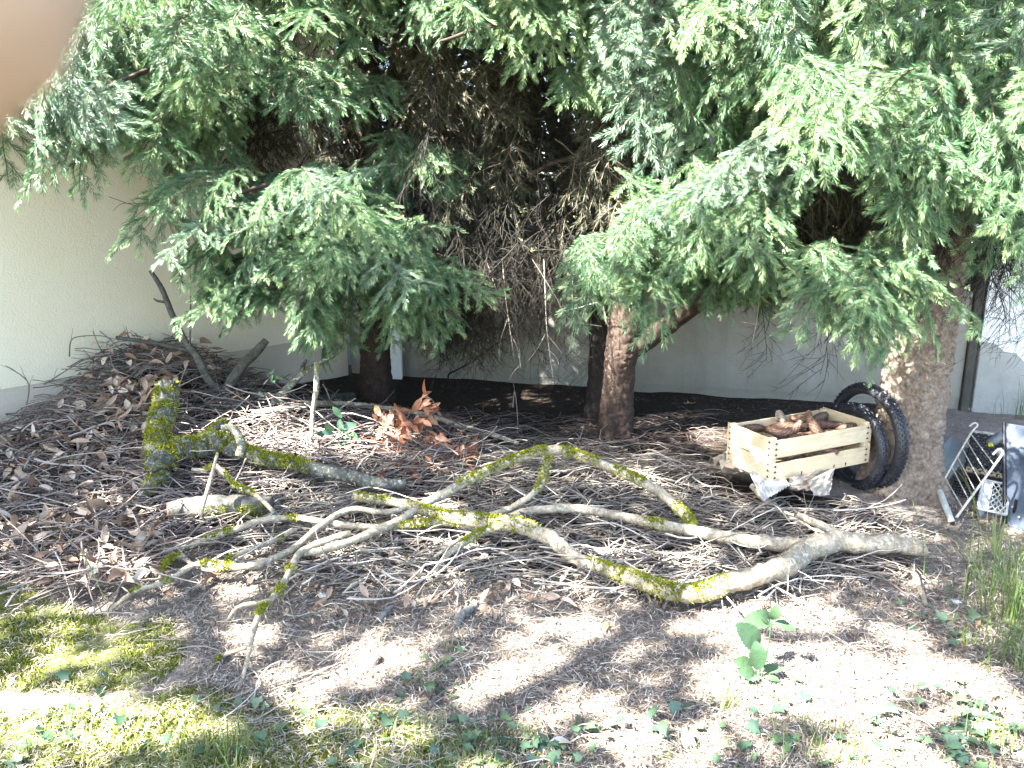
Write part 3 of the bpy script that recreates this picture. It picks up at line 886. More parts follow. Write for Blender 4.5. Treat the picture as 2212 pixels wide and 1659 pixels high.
# F: the big diagonal mass
F_ = [(1700, 320), (1600, 310), (1500, 380), (1400, 450), (1290, 510), (1240, 550), (1260, 590), (1330, 620), (1400, 590), (1500, 580), (1600, 570), (1650, 530), (1670, 440)]
fill(mid, F_, 3.3, 3.75, 52, ME_B + ME_S, -120, 35, 28, 14, .65, .95, 16)
fill(mid, [(1700, 320), (1580, 320), (1450, 420), (1560, 480), (1660, 420)], 3.3, 3.45, 14, ME_BS + ME_SS, -130, 35, 22, 12, .65, .9, 17)
fill(mid, [(1480, 480), (1650, 470), (1650, 540), (1520, 560), (1460, 560)], 3.3, 3.45, 10, ME_B + ME_S, -100, 40, 34, 12, .65, .9, 18)
fill(mid, [(1560, 600), (1740, 590), (1720, 640), (1580, 650)], 4.0, 4.3, 10, ME_S, -90, 50, 30, 14, .8, 1.0, 19)
# E, H: the right crown
E = [(1470, -60), (2290, -60), (2290, 120), (2090, 80), (2030, 70), (1900, 30), (1740, 80), (1520, 50)]
fill(right, E, 3.1, 3.7, 60, ME_B + ME_BS, -105, 45, 36, 14, .75, 1.0, 20)
fill(right, [(1500, 40), (1740, 70), (1660, 290), (1560, 260), (1490, 180)], 3.5, 3.9, 24, ME_B + ME_S, -110, 40, 40, 14, .7, .95, 21)
fill(right, [(1740, 185), (1850, 170), (1930, 200), (1850, 235), (1760, 235)], 2.92, 3.02, 10, ME_B + ME_S, -95, 60, 20, 10, .65, .85, 22)
fill(right, [(1850, 270), (2290, 190), (2290, 440), (2140, 430), (2050, 410), (1960, 380), (1880, 320)], 2.85, 3.3, 38, ME_B + ME_S, -95, 40, 40, 14, .65, .95, 23)
fill(right, [(1900, 100), (2290, 100), (2290, 260), (1950, 280)], 3.3, 3.7, 26, ME_B, -90, 45, 36, 14, .8, 1.05, 24)
fill(right, [(1740, 560), (1900, 550), (1970, 595), (1985, 635), (1900, 650), (1790, 640)], 2.95, 3.2, 20, ME_B + ME_S, -85, 40, 30, 12, .6, .85, 25)
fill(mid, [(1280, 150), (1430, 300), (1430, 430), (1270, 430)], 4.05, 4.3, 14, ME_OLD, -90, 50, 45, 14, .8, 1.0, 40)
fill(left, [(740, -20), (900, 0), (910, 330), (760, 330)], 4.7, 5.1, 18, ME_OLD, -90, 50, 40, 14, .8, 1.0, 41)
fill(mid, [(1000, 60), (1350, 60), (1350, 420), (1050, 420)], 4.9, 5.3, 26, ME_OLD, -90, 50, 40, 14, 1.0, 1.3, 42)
# inner dull foliage and dry boughs
fill(right, [(1680, 330), (1880, 360), (1990, 480), (1960, 560), (1700, 560)], 3.7, 4.2, 30, ME_OLD, -90, 50, 45, 16, .8, 1.05, 26)
fill(right, [(1680, 100), (1980, 120), (1960, 330), (1700, 330)], 3.6, 4.1, 26, ME_OLD + ME_B, -90, 50, 45, 16, .8, 1.05, 27)
fill(mid, [(930, 300), (1130, 300), (1200, 560), (1020, 660), (920, 600)], 4.4, 4.9, 26, ME_OLD, -80, 50, 45, 16, .8, 1.05, 28)
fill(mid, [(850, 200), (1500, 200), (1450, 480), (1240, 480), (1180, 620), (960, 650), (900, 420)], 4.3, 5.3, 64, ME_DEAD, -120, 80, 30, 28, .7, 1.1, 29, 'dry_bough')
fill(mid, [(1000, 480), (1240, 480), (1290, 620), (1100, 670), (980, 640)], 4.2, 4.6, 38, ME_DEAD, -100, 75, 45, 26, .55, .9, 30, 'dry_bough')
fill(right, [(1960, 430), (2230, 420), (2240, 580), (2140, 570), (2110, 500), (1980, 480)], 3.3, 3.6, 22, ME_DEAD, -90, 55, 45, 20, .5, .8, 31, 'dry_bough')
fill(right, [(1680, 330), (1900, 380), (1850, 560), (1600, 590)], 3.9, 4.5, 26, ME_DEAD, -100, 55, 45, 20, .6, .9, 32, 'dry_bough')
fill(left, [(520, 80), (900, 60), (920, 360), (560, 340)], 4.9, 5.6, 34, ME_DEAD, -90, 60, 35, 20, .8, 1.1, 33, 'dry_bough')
# deep shade behind
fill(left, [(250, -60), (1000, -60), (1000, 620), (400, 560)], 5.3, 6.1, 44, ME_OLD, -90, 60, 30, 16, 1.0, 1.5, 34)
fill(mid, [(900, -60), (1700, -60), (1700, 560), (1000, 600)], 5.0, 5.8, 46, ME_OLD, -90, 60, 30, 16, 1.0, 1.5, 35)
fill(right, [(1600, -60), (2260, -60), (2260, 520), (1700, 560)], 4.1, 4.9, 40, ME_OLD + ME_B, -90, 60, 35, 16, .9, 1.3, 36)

fill(mid, [(930, 110), (1110, 110), (1110, 210), (930, 200)], 4.5, 4.8, 14, ME_OLD, -90, 50, 40, 14, .9, 1.1, 47)
fill(mid, [(1440, 585), (1580, 560), (1610, 610), (1490, 640)], 3.55, 3.8, 9, ME_S, -95, 45, 30, 12, .75, .95, 48)
fill(mid, [(880, 600), (1010, 590), (1060, 690), (930, 700)], 4.5, 4.8, 12, ME_OLD, -90, 50, 50, 14, .7, .95, 44)
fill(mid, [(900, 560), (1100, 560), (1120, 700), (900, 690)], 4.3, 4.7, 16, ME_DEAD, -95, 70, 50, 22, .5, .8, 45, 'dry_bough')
fill(right, [(1920, 380), (2240, 380), (2240, 470), (1990, 470)], 2.95, 3.3, 12, ME_B + ME_S, -95, 45, 40, 14, .65, .9, 46)

# visible limbs through the masses
def limb(root, pts, r0, r1, m=M_BARK_MID):
    mb = MB(); p = smooth_path(pts, 18)
    tube(mb, p, np.linspace(r0, r1, 18), 7, 0, 0, True, .05); part(mb, 'limb', m, root)
def tl(root_xy, z): return (root_xy[0], root_xy[1], z)
limb(left, [tl(TL, 1.35), tuple(at_y(760, 480, 4.6)), tuple(at_y(620, 400, 3.9)), tuple(at_y(480, 430, 3.7))], .03, .006)
limb(left, [tl(TL, 1.1), tuple(at_y(800, 560, 4.6)), tuple(at_y(740, 600, 3.9)), tuple(at_y(640, 640, 3.7))], .028, .006)
limb(left, [tl(TL, 1.2), tuple(at_y(860, 560, 4.7)), tuple(at_y(920, 640, 4.0)), tuple(at_y(1000, 690, 3.85))], .024, .005)
limb(left, [tl(TL, 2.1), tuple(at_y(640, 130, 4.6)), tuple(at_y(400, 130, 4.0)), tuple(at_y(200, 200, 3.6))], .035, .006)
limb(left, [tl(TL, 2.4), tuple(at_y(700, 40, 4.7)), tuple(at_y(720, 120, 4.1))], .025, .006)
limb(mid, [tl(TM, 2.1), tuple(at_y(1250, 120, 4.2)), tuple(at_y(1080, 60, 3.9)), tuple(at_y(950, 90, 3.8))], .03, .006)
limb(mid, [tl(TM, 2.3), tuple(at_y(1400, 60, 4.0)), tuple(at_y(1410, 180, 3.7)), tuple(at_y(1410, 310, 3.65))], .025, .004)
limb(mid, [tl(TM, 1.6), tuple(at_y(1500, 330, 4.1)), tuple(at_y(1560, 360, 3.6)), tuple(at_y(1400, 520, 3.6))], .028, .006)
limb(mid, [tl(TM, 1.5), tuple(at_y(1200, 350, 4.5)), tuple(at_y(1020, 480, 4.6))], .022, .006)
limb(right, [tl(TR, 2.0), tuple(at_y(1900, 160, 3.3)), tuple(at_y(1800, 190, 3.1)), tuple(at_y(1720, 250, 3.0))], .03, .006, M_BARK_RIGHT)
limb(right, [tl(TR, 1.25), tuple(at_y(1960, 560, 3.2)), tuple(at_y(1880, 640, 3.05)), tuple(at_y(1800, 690, 3.0))], .024, .005, M_BARK_RIGHT)
limb(right, [tl(TR, 1.9), tuple(at_y(2100, 280, 3.2)), tuple(at_y(2160, 380, 3.0))], .028, .006, M_BARK_RIGHT)
limb(right, [tl(TR, 2.2), tuple(at_y(1750, 40, 3.4)), tuple(at_y(1560, 100, 3.5))], .03, .006, M_BARK_RIGHT)

# upper crowns, above the frame: they shade what stands beneath
def crown(root, xy, z0, z1, r0, n, seed):
    rng = np.random.default_rng(seed); mb = MB()
    z = z0 + (z1 - z0) * rng.uniform(0, 1, n) ** 1.4
    a = rng.uniform(0, 2 * np.pi, n); rr = r0 * (1 - (z - z0) / (z1 - z0 + .4)) * np.sqrt(rng.uniform(.02, 1, n))
    P = np.stack([xy[0] + np.cos(a) * rr, xy[1] + np.sin(a) * rr, z - rr * .25], -1)
    P = P[P[:, 2] > 2.45 + .10 * np.maximum(0, P[:, 1] - 4)]
    D = np.stack([np.cos(a), np.sin(a), np.full(n, -.5)], -1)[:len(P)] + rng.normal(0, .35, (len(P), 3))
    leaf_quads(mb, P, rng.uniform(.12, .22, len(P)), rng, .6, .25, rng.uniform(.1, .6, len(P)), .2, D)
    part(mb, 'crown', M_NEEDLE, root, 'stuff')
crown(left, TL, 2.3, 7, 1.75, 20000, 1)
crown(mid, TM, 2.3, 7, 1.45, 17000, 2)
crown(right, TR, 2.3, 7, 1.5, 11000, 3)
crown(darkt, TD, 2.0, 5, 1.3, 9000, 4)

# hanging bare twigs against the grey wall
def hang(root, pts, Y, r=.0035, tint=.75, kids=()):
    mb = MB(); P = [at_y(x, y, Y) for x, y in pts]
    tube(mb, smooth_path(P, 12), np.linspace(r, r * .45, 12), 4, tint, 0, False)
    for kd in kids:
        tube(mb, smooth_path([at_y(x, y, Y) for x, y in kd], 8), np.linspace(r * .7, r * .35, 8), 3, tint, 0, False)
    part(mb, 'dry_bough', M_DEADTWIG, root)
hang(mid, [(1085, 560), (1092, 640), (1100, 700), (1110, 770)], 4.3, .004, .8, [[(1096, 690), (1080, 740), (1078, 778)], [(1100, 720), (1115, 745), (1125, 790)]])
hang(mid, [(1175, 560), (1178, 640), (1182, 720), (1195, 820)], 4.25, .004, .8, [[(1179, 720), (1160, 755), (1140, 780)], [(1181, 722), (1200, 745), (1215, 765)], [(1183, 755), (1200, 770), (1207, 785)]])
hang(mid, [(1050, 560), (1085, 660), (1118, 730), (1124, 795)], 4.35, .0035, .7, [[(1122, 790), (1108, 805), (1100, 820)]])
hang(mid, [(1240, 560), (1236, 640), (1240, 700), (1228, 765)], 4.2, .003, .7)
hang(mid, [(1310, 700), (1298, 655), (1250, 665), (1215, 672)], 3.9, .0045, 1.0, [[(1298, 655), (1306, 680), (1313, 702)], [(1265, 662), (1258, 685)]])
hang(mid, [(1150, 560), (1200, 640), (1230, 690), (1300, 705)], 4.15, .003, .6)
hang(right, [(1640, 640), (1635, 690), (1625, 740)], 4.0, .003, .9, [[(1632, 700), (1600, 695)]])
hang(right, [(1780, 640), (1776, 690), (1778, 745)], 3.9, .003, .9)
hang(right, [(2110, 580), (2180, 640), (2200, 660)], 3.4, .004, .5, [[(2150, 615), (2150, 650)]])
hang(left, [(380, 440), (350, 430), (300, 445), (235, 425)], 4.3, .004, .2, [[(330, 435), (290, 470), (260, 485)], [(310, 440), (265, 440), (245, 455)], [(345, 432), (325, 480), (290, 510)], [(325, 440), (330, 480), (325, 500)], [(300, 445), (280, 430)]])
hang(left, [(372, 400), (330, 390), (290, 370)], 4.4, .003, .2, [[(330, 390), (320, 410)], [(345, 395), (330, 375)]])

# ------------------------------------------------------------------ fallen branches
def moss_on(mb, p, rad, s0, s1, rng, dens=1500, thick=.011, spread=1.15, shell=True):
    n = len(p); i0, i1 = int(s0 * (n - 1)), max(int(s1 * (n - 1)), int(s0 * (n - 1)) + 2)
    i1 = min(i1, n - 1)
    q = p[i0:i1 + 1]; r = rad[i0:i1 + 1]
    if len(q) < 3: return
    T, U, W = frames(q)
    L = np.linalg.norm(np.diff(q, axis=0), axis=1).sum()
    m = max(60, int(dens * 1.9 * L * (.5 + r.mean() / .03))); thick = thick * .72
    s = rng.uniform(0, len(q) - 1.001, m); i = s.astype(int); f = (s - i)[:, None]
    c = q[i] * (1 - f) + q[i + 1] * f; rr = r[i]
    up = np.array([0, -.25, 1.0]); 
    upv = up - T[i] * (T[i] @ up)[:, None]; upv /= np.linalg.norm(upv, axis=1)[:, None] + 1e-9
    sd = np.cross(T[i], upv)
    a = rng.normal(0, spread * .8, m)
    d = upv * np.cos(a)[:, None] + sd * np.sin(a)[:, None]
    fade = np.clip(np.minimum(s, len(q) - 1 - s) / (.16 * len(q)) + .2, 0, 1) * np.clip(1.7 - np.abs(a) * .42, .1, 1)
    cl = np.array([mnoise.noise(Vector(x * 55)) for x in c + d * rr[:, None]])
    keep = (cl + .35 * np.array([mnoise.noise(Vector(x * 16)) for x in c]) > -.34) & (rng.uniform(0, 1, m) < fade)
    c, d, rr, t = c[keep], d[keep], rr[keep], T[i][keep]
    b = c + d * rr[:, None] * .92
    ln = thick * rng.uniform(.5, 1.4, len(b))[:, None] * (1 + .6 * cl[keep][:, None])
    dd = d + rng.normal(0, .55, d.shape); dd /= np.linalg.norm(dd, axis=1)[:, None]
    w = np.cross(dd, rng.normal(0, 1, d.shape)); w /= np.linalg.norm(w, axis=1)[:, None] + 1e-9
    w *= .0021 * rng.uniform(.7, 1.4, len(b))[:, None]
    V = np.stack([b - w, b + w, b + dd * ln + w * .4, b + dd * ln - w * .4], 1).reshape(-1, 3)
    mb.add(V, np.arange(len(V)).reshape(-1, 4), np.repeat(np.clip(rng.normal(.55, .2, len(b)), 0, 1), 4))

class Branch:
    def __init__(self, label, name='fallen_branch', cat='branch', loc=(0, 0, 0), group=None):
        self.root = empty(name, label, cat, loc, group)
        self.loc = loc
        self.moss = MB()
    def limb(self, pts, r, m=M_BARK_BRANCH, part_name='limb', moss=(), n=None, k=10, lump=.09, offs=None, dens=2600, thick=.012):
        """pts: (x, y, height over the heap); r: radii along it in frame units at that spot."""
        P = np.array([at_h(x, y, h) for x, y, h in pts])
        sc = np.linalg.norm(P - EYE, axis=1) / FPX
        rw = np.interp(np.linspace(0, 1, len(P)), np.linspace(0, 1, len(r)), r) * sc
        L = np.linalg.norm(np.diff(P, axis=0), axis=1).sum()
        n = n or max(10, int(L / .018))
        PR = smooth_path(np.column_stack([P, rw]), n)
        p, rad = PR[:, :3].copy(), np.maximum(PR[:, 3], .001)
        p += np.stack([np.convolve(RNG.normal(0, 1, n + 6), np.ones(7) / 7, 'valid') for _ in range(3)], -1) * rad[:, None] * .35
        mb = MB(); tube(mb, p, rad, k, 0, 0, True, lump, True, 0)
        mb.build(part_name, m, self.root, self.loc)
        for s0, s1 in moss: moss_on(self.moss, p, rad, s0, s1, RNG, dens, thick)
        return p, rad
    def done(self):
        if self.moss.n:
            tag(self.moss.build('moss', M_MOSS, self.root, self.loc), kind='stuff')

b1 = Branch('big fallen forked branch with mossy stem across the twig litter', loc=tuple(at_z(1500, 1280, 0.000)))
b1.limb([(2005, 1183, 0.088), (1950, 1178, 0.093), (1880, 1174, 0.098), (1800, 1172, 0.098), (1735, 1190, 0.093), (1700, 1225, 0.088), (1640, 1245, 0.083), (1560, 1265, 0.073), (1490, 1282, 0.068), (1430, 1270, 0.068), (1350, 1238, 0.073), (1290, 1218, 0.078), (1240, 1202, 0.088), (1190, 1165, 0.108), (1130, 1135, 0.128), (1060, 1130, 0.128), (990, 1120, 0.128), (920, 1105, 0.128), (850, 1086, 0.128), (765, 1072, 0.118)],
        [13, 17, 19, 24, 22, 19, 21, 19, 17, 15, 14, 16, 17, 15, 12, 10, 9], M_BARK_BRANCH, 'stem', [(.36, .60), (.72, .93), (.95, 1.0)], k=14)
b1.limb([(1740, 1182, 0.093), (1680, 1175, 0.088), (1600, 1165, 0.088), (1530, 1150, 0.093), (1450, 1135, 0.098), (1400, 1128, 0.098), (1300, 1106, 0.098), (1210, 1098, 0.098), (1140, 1104, 0.088), (1085, 1120, 0.078)], [17, 15, 14, 12, 11, 10, 10, 9, 7], M_BARK_BRANCH, 'limb', [(.48, .58)], k=12)
b1.limb([(1840, 1165, 0.098), (1800, 1150, 0.118), (1765, 1132, 0.138), (1722, 1113, 0.158)], [12, 9, 8, 7], M_BARK_BRANCH, 'stub')
b1.limb([(1495, 1142, 0.088), (1480, 1112, 0.118), (1430, 1068, 0.158), (1385, 1040, 0.198), (1330, 1012, 0.228), (1255, 985, 0.248), (1195, 972, 0.258), (1130, 985, 0.238), (1040, 1022, 0.208), (960, 1066, 0.168), (905, 1096, 0.138), (850, 1130, 0.118), (780, 1160, 0.108), (700, 1190, 0.088), (650, 1195, 0.088)], [12, 11, 11, 10, 10, 10, 10, 10, 9, 9, 8, 7], M_BARK_BRANCH, 'limb', [(.0, .12), (.20, .30), (.32, .42), (.44, .62)], k=12, dens=3200)
b1.limb([(1192, 975, 0.248), (1180, 1010, 0.198), (1165, 1055, 0.148), (1110, 1095, 0.098), (1060, 1112, 0.078)], [8, 8, 7, 7, 6], M_BARK_BRANCH, 'limb', [(.05, .6)])
b1.limb([(1085, 1135, 0.128), (1040, 1150, 0.108), (1000, 1175, 0.088), (965, 1200, 0.068), (925, 1258, 0.010)], [8, 8, 7, 6, 5], M_BARK_BRANCH, 'limb', [(.1, .55)])
b1.limb([(1000, 1160, 0.098), (950, 1195, 0.068), (930, 1215, 0.020)], [4, 4, 3], M_BARK_BRANCH, 'limb')
b1.limb([(1700, 1220, 0.078), (1690, 1245, 0.068), (1700, 1262, 0.010)], [14, 10, 6], M_BARK_BRANCH, 'stub')
b1.done()

b2 = Branch('pale lichened branch whose thin forks reach the moss bottom left', loc=tuple(at_z(650, 1250, 0.000)))
b2.limb([(905, 1085, 0.138), (840, 1105, 0.128), (756, 1100, 0.128), (683, 1143, 0.108), (632, 1187, 0.088), (564, 1218, 0.088), (500, 1225, 0.088), (425, 1218, 0.088), (359, 1256, 0.078), (290, 1278, 0.068), (239, 1318, 0.010)], [4.7, 6.2, 6.2, 7.0, 7.0, 7.0, 7.0, 6.2, 5.5, 4.7, 3.1], M_BARK_BRANCH, 'stem', [(.60, .70), (.78, .83), (.88, .93)])
b2.limb([(756, 1153, 0.118), (700, 1170, 0.108), (649, 1194, 0.098), (630, 1222, 0.098), (608, 1263, 0.088), (581, 1297, 0.088), (560, 1326, 0.088), (547, 1368, 0.078), (540, 1402, 0.068), (530, 1445, 0.015), (516, 1490, 0.000)], [6.2, 7.0, 7.0, 7.0, 6.2, 6.2, 6.2, 4.7, 4.7, 3.9, 3.1], M_BARK_BRANCH, 'limb', [(.30, .34), (.40, .46), (.53, .62)])
b2.limb([(581, 1297, 0.088), (545, 1303, 0.078), (512, 1312, 0.068), (485, 1348, 0.000)], [4.7, 4.7, 3.9, 2.3], M_BARK_BRANCH, 'limb')
b2.limb([(537, 1398, 0.068), (485, 1416, 0.020), (450, 1450, 0.000)], [3.9, 3.9, 2.3], M_BARK_BRANCH, 'limb', [(.6, .9)])
b2.limb([(640, 1225, 0.088), (620, 1250, 0.078), (590, 1275, 0.020)], [3.1, 3.1, 2.3], M_BARK_BRANCH, 'limb')
b2.done()

b3 = Branch('mossy knobbed branch lying just behind the lichened forks', loc=tuple(at_z(600, 1130, 0.000)))
b3.limb([(1040, 1132, 0.108), (950, 1128, 0.108), (890, 1132, 0.108), (820, 1140, 0.098), (756, 1137, 0.098), (683, 1126, 0.098), (625, 1119, 0.098), (560, 1126, 0.098), (500, 1147, 0.088), (440, 1168, 0.078), (370, 1188, 0.068), (300, 1181, 0.020), (236, 1184, 0.020)], [7.0, 7.0, 7.0, 7.0, 7.0, 7.0, 6.2, 7.0, 6.2, 5.5, 4.7, 3.9, 3.1], M_BARK_BRANCH, 'stem', [(.05, .26), (.48, .52), (.66, .76), (.86, .96)])
b3.limb([(640, 1145, 0.088), (590, 1168, 0.078), (512, 1198, 0.078), (455, 1232, 0.068), (365, 1190, 0.068)], [4.7, 5.5, 5.5, 4.7, 3.1], M_BARK_BRANCH, 'limb', [(.15, .25), (.55, .62)])
b3.limb([(400, 1200, 0.078), (365, 1210, 0.078), (345, 1250, 0.068)], [4.7, 4.7, 3.1], M_BARK_BRANCH, 'limb', [(.2, .95)])
b3.limb([(560, 1126, 0.098), (590, 1107, 0.098), (547, 1066, 0.128), (506, 1046, 0.158), (468, 1007, 0.208), (445, 1015, 0.208), (415, 1014, 0.208)], [4.7, 4.7, 4.7, 4.7, 4.7, 3.9, 3.1], M_BARK_BRANCH, 'limb', [(.35, .62), (.72, .9)])
b3.done()

b4 = Branch('thick dark moss covered branch bent at the left heap', loc=tuple(at_z(400, 1060, 0.000)))
b4.limb([(362, 822, 0.396), (358, 860, 0.346), (352, 905, 0.286), (343, 950, 0.216), (338, 990, 0.156), (345, 1025, 0.116)], [19, 23, 24, 24, 27, 24], M_BARK_DARK, 'stem', [(0, 1)], k=14, dens=3600, thick=.016)
b4.limb([(335, 1005, 0.156), (380, 975, 0.166), (430, 960, 0.166), (480, 955, 0.156), (530, 978, 0.126), (590, 994, 0.116), (650, 1005, 0.116), (720, 1022, 0.106), (800, 1038, 0.106), (875, 1048, 0.096)], [24, 24, 23, 20, 17, 15, 13, 15, 14, 12], M_BARK_DARK, 'limb', [(0, .40), (.42, .72)], k=14, dens=3400, thick=.015)
b4.limb([(345, 1020, 0.116), (318, 1055, 0.076), (300, 1075, 0.056), (270, 1100, 0.010)], [20, 14, 11, 6], M_BARK_DARK, 'limb', [(.0, .6)])
b4.limb([(478, 925, 0.216), (500, 924, 0.216), (516, 940, 0.196), (522, 965, 0.166), (515, 988, 0.136)], [6, 7, 8, 9, 8], M_BARK_LICHEN, 'limb')
b4.limb([(440, 945, 0.166), (465, 925, 0.206), (490, 912, 0.216)], [8, 8, 6], M_BARK_DARK, 'limb', [(0, 1)])
b4.done()

b5 = Branch('short cut log with frosted grey bark, left of the twig mat', 'cut_log', 'log', tuple(at_z(470, 1130, 0)))
pp, rr = b5.limb([(368, 1108, .075), (420, 1098, .08), (480, 1092, .085), (540, 1088, .085), (585, 1088, .08)], [22, 23, 22, 20, 19], M_BARK_STEM, 'log', [], k=18, lump=.03)
moss_on(b5.moss, pp - np.array([0, .03, .02]), rr * .9, .35, .98, RNG, 1500, .01)
mb = MB(); tube(mb, np.array([pp[0] - unit(pp[1] - pp[0]) * .004, pp[0] - unit(pp[1] - pp[0]) * .001]), rr[0] * .93, 18); mb.build('cut_face', M_CUT, b5.root, b5.loc)
b5.done()

b6 = Branch('upright grey branch leaning in a Y from the heap, by the house', loc=tuple(at_z(480, 900, 0)))
Y6 = 4.75
def plane_limb(br, pts, r, m, name='limb', moss=(), k=9, lump=.04, Y1=None):
    P = np.array([at_y(x, y, Yd) for x, y, Yd in pts])
    sc = np.linalg.norm(P - EYE, axis=1) / FPX
    rw = np.interp(np.linspace(0, 1, len(P)), np.linspace(0, 1, len(r)), r) * sc
    n = max(10, int(np.linalg.norm(np.diff(P, axis=0), axis=1).sum() / .02))
    PR = smooth_path(np.column_stack([P, rw]), n); p, rad = PR[:, :3], np.maximum(PR[:, 3], .001)
    mb = MB(); tube(mb, p, rad, k, 0, 0, True, lump); mb.build(name, m, br.root, br.loc)
    for s0, s1 in moss: moss_on(br.moss, p, rad, s0, s1, RNG)
plane_limb(b6, [(482, 855, 4.28), (450, 820, 4.30), (425, 770, 4.33), (400, 738, 4.36), (372, 680, 4.40), (350, 625, 4.43), (325, 585, 4.46)], [9.8, 9.0, 8.2, 6.8, 6.0, 5.2, 3.8], M_BARK_STEM, 'stem')
plane_limb(b6, [(482, 855, 4.28), (505, 815, 4.33), (530, 782, 4.38), (548, 766, 4.43), (575, 735, 4.48)], [9.8, 10.5, 9.8, 9.8, 7.5], M_BARK_STEM)
plane_limb(b6, [(482, 858, 4.28), (500, 880, 4.18), (525, 900, 4.08), (550, 915, 3.98)], [6.8, 5.2, 4.5, 3.8], M_BARK_LICHEN)
plane_limb(b6, [(482, 852, 4.28), (440, 850, 4.28), (385, 848, 4.30)], [7.5, 7.5, 6.0], M_BARK_STEM, 'limb', [(.6, .8)])
plane_limb(b6, [(480, 862, 4.28), (430, 900, 4.08), (395, 920, 3.98), (360, 948, 3.88)], [6.0, 5.2, 4.5, 3.8], M_BARK_STEM)
plane_limb(b6, [(410, 753, 4.34), (412, 640, 4.38), (375, 645, 4.38)][:2], [2.2, 1.5], M_BARK_STEM)
plane_limb(b6, [(355, 652, 4.41), (340, 650, 4.41), (332, 645, 4.41)], [3.0, 2.2, 1.5], M_BARK_STEM)
b6.done()
b7 = Branch('straight grey stick propped level against the Y branch', 'stick', 'stick', tuple(at_z(330, 900, 0)))
plane_limb(b7, [(250, 729, 4.18), (300, 736, 4.23), (350, 744, 4.28), (425, 762, 4.36)], [3.8, 3.8, 4.5, 3.0], M_BARK_STEM, 'stick'); b7.done()
b8 = Branch('lichen crusted branch slanting up under the green dome', loc=tuple(at_z(640, 890, 0)))
plane_limb(b8, [(540, 905, 4.10), (575, 885, 4.15), (610, 850, 4.25), (650, 810, 4.35), (690, 785, 4.45), (735, 757, 4.55)], [5, 6, 8, 7, 6, 4], M_BARK_LICHEN, 'stem', [(0, .2), (.62, .7)])
plane_limb(b8, [(560, 850, 4.15), (590, 860, 4.20), (610, 866, 4.20)], [5, 7, 6], M_BARK_LICHEN)
plane_limb(b8, [(650, 812, 4.35), (655, 790, 4.37), (662, 778, 4.37)], [5, 5, 3], M_BARK_DARK); b8.done()
b9 = Branch('thin upright lichened stick standing among green leaves', 'stick', 'stick', tuple(at_z(675, 1010, 0)))
plane_limb(b9, [(682, 782, 3.82), (684, 830, 3.80), (676, 890, 3.78), (674, 940, 3.75), (668, 1000, 3.70)], [4, 6, 5, 5, 4], M_BARK_LICHEN, 'stick', [(.0, .15)]); b9.done()
b10 = Branch('long pale peeled pole lying behind the russet leaves', 'stick', 'stick', tuple(at_z(880, 910, 0)))
b10.limb([(545, 892, .05), (640, 877, .08), (729, 871, .09), (820, 880, .08), (900, 893, .07), (1020, 926, .05), (1120, 958, .03)], [5, 6, 6, 6, 6, 6, 4], M_BARK_BRANCH, 'stick'); b10.done()
b11 = Branch('straight thin stick slanting from the big branch to the bare floor', 'stick', 'stick', tuple(at_z(1000, 1270, 0)))
b11.limb([(1230, 1212, .03), (1180, 1207, .03), (1122, 1206, .02), (1050, 1238, .01), (985, 1268, .01), (883, 1312, .006)], [4, 5, 5, 5, 4, 3], M_BARK_BRANCH, 'stick'); b11.done()
b12 = Branch('horizontal dark log low behind the Y branch', 'dark_log', 'log', tuple(at_z(620, 900, 0)))
b12.limb([(480, 878, .04), (560, 874, .04), (650, 866, .05), (760, 856, .04)], [9, 10, 9, 7], M_BARK_DARK, 'log'); b12.done()
b13 = Branch('pale cut stick on the twigs below the crate', 'stick', 'stick', tuple(at_z(1650, 1090, 0)))
b13.limb([(1625, 1050, .05), (1655, 1080, .04), (1690, 1108, .035), (1715, 1118, .03)], [6, 8, 8, 7], M_BARK_BRANCH, 'stick'); b13.done()
b14 = Branch('crooked pale stick on the floor right of the branch butt', 'stick', 'stick', tuple(at_z(1980, 1260, 0)))
b14.limb([(1965, 1205, .02), (1972, 1230, .02), (1985, 1265, .015), (2000, 1305, .01)], [4, 5, 6, 4], M_BARK_BRANCH, 'stick'); b14.done()
b15 = Branch('short thick stick in the sun left of the leafy seedling', 'stick', 'stick', tuple(at_z(1660, 1320, 0)))
b15.limb([(1640, 1290, .012), (1665, 1305, .014), (1700, 1330, .012), (1720, 1345, .01)], [6, 7, 6, 4], M_BARK_BRANCH, 'stick'); b15.done()
b16 = Branch('half buried grey root arching from the bare floor', 'tree_root', 'root', tuple(at_z(1000, 1330, 0)))
b16.limb([(985, 1360, -.01), (992, 1335, .012), (1010, 1318, .02), (1030, 1312, .0)], [8, 8, 8, 5], M_BARK_GREY, 'root'); b16.done()
b17 = Branch('grey flaking bark stub at the top of the bare floor', 'bark_piece', 'bark', tuple(at_z(860, 1310, 0)))
b17.limb([(815, 1345, .0), (830, 1325, .012), (845, 1312, .014)], [6, 8, 5], M_BARK_GREY, 'bark'); b17.done()
b18 = Branch('thin white peeled twig sticking up by the cut log', 'stick', 'stick', tuple(at_z(445, 1110, 0)))
plane_limb(b18, [(470, 978, 3.12), (455, 1035, 3.05), (432, 1115, 2.95)], [3, 4, 4], M_BARK_BRANCH, 'stick'); b18.done()
b19 = Branch('black cable drooping on the grey wall left of the dark trunk', 'cable', 'cable', tuple(at_z(1000, 820, 0)))
plane_limb(b19, [(1110, 720, 5.6), (1065, 748, 5.62), (1020, 780, 5.65), (985, 800, 5.68), (970, 808, 5.7), (968, 818, 5.7)], [2.2, 2.2, 2.2, 2.2, 2.2, 2], M_BLACKPLASTIC, 'cable', lump=0); b19.done()

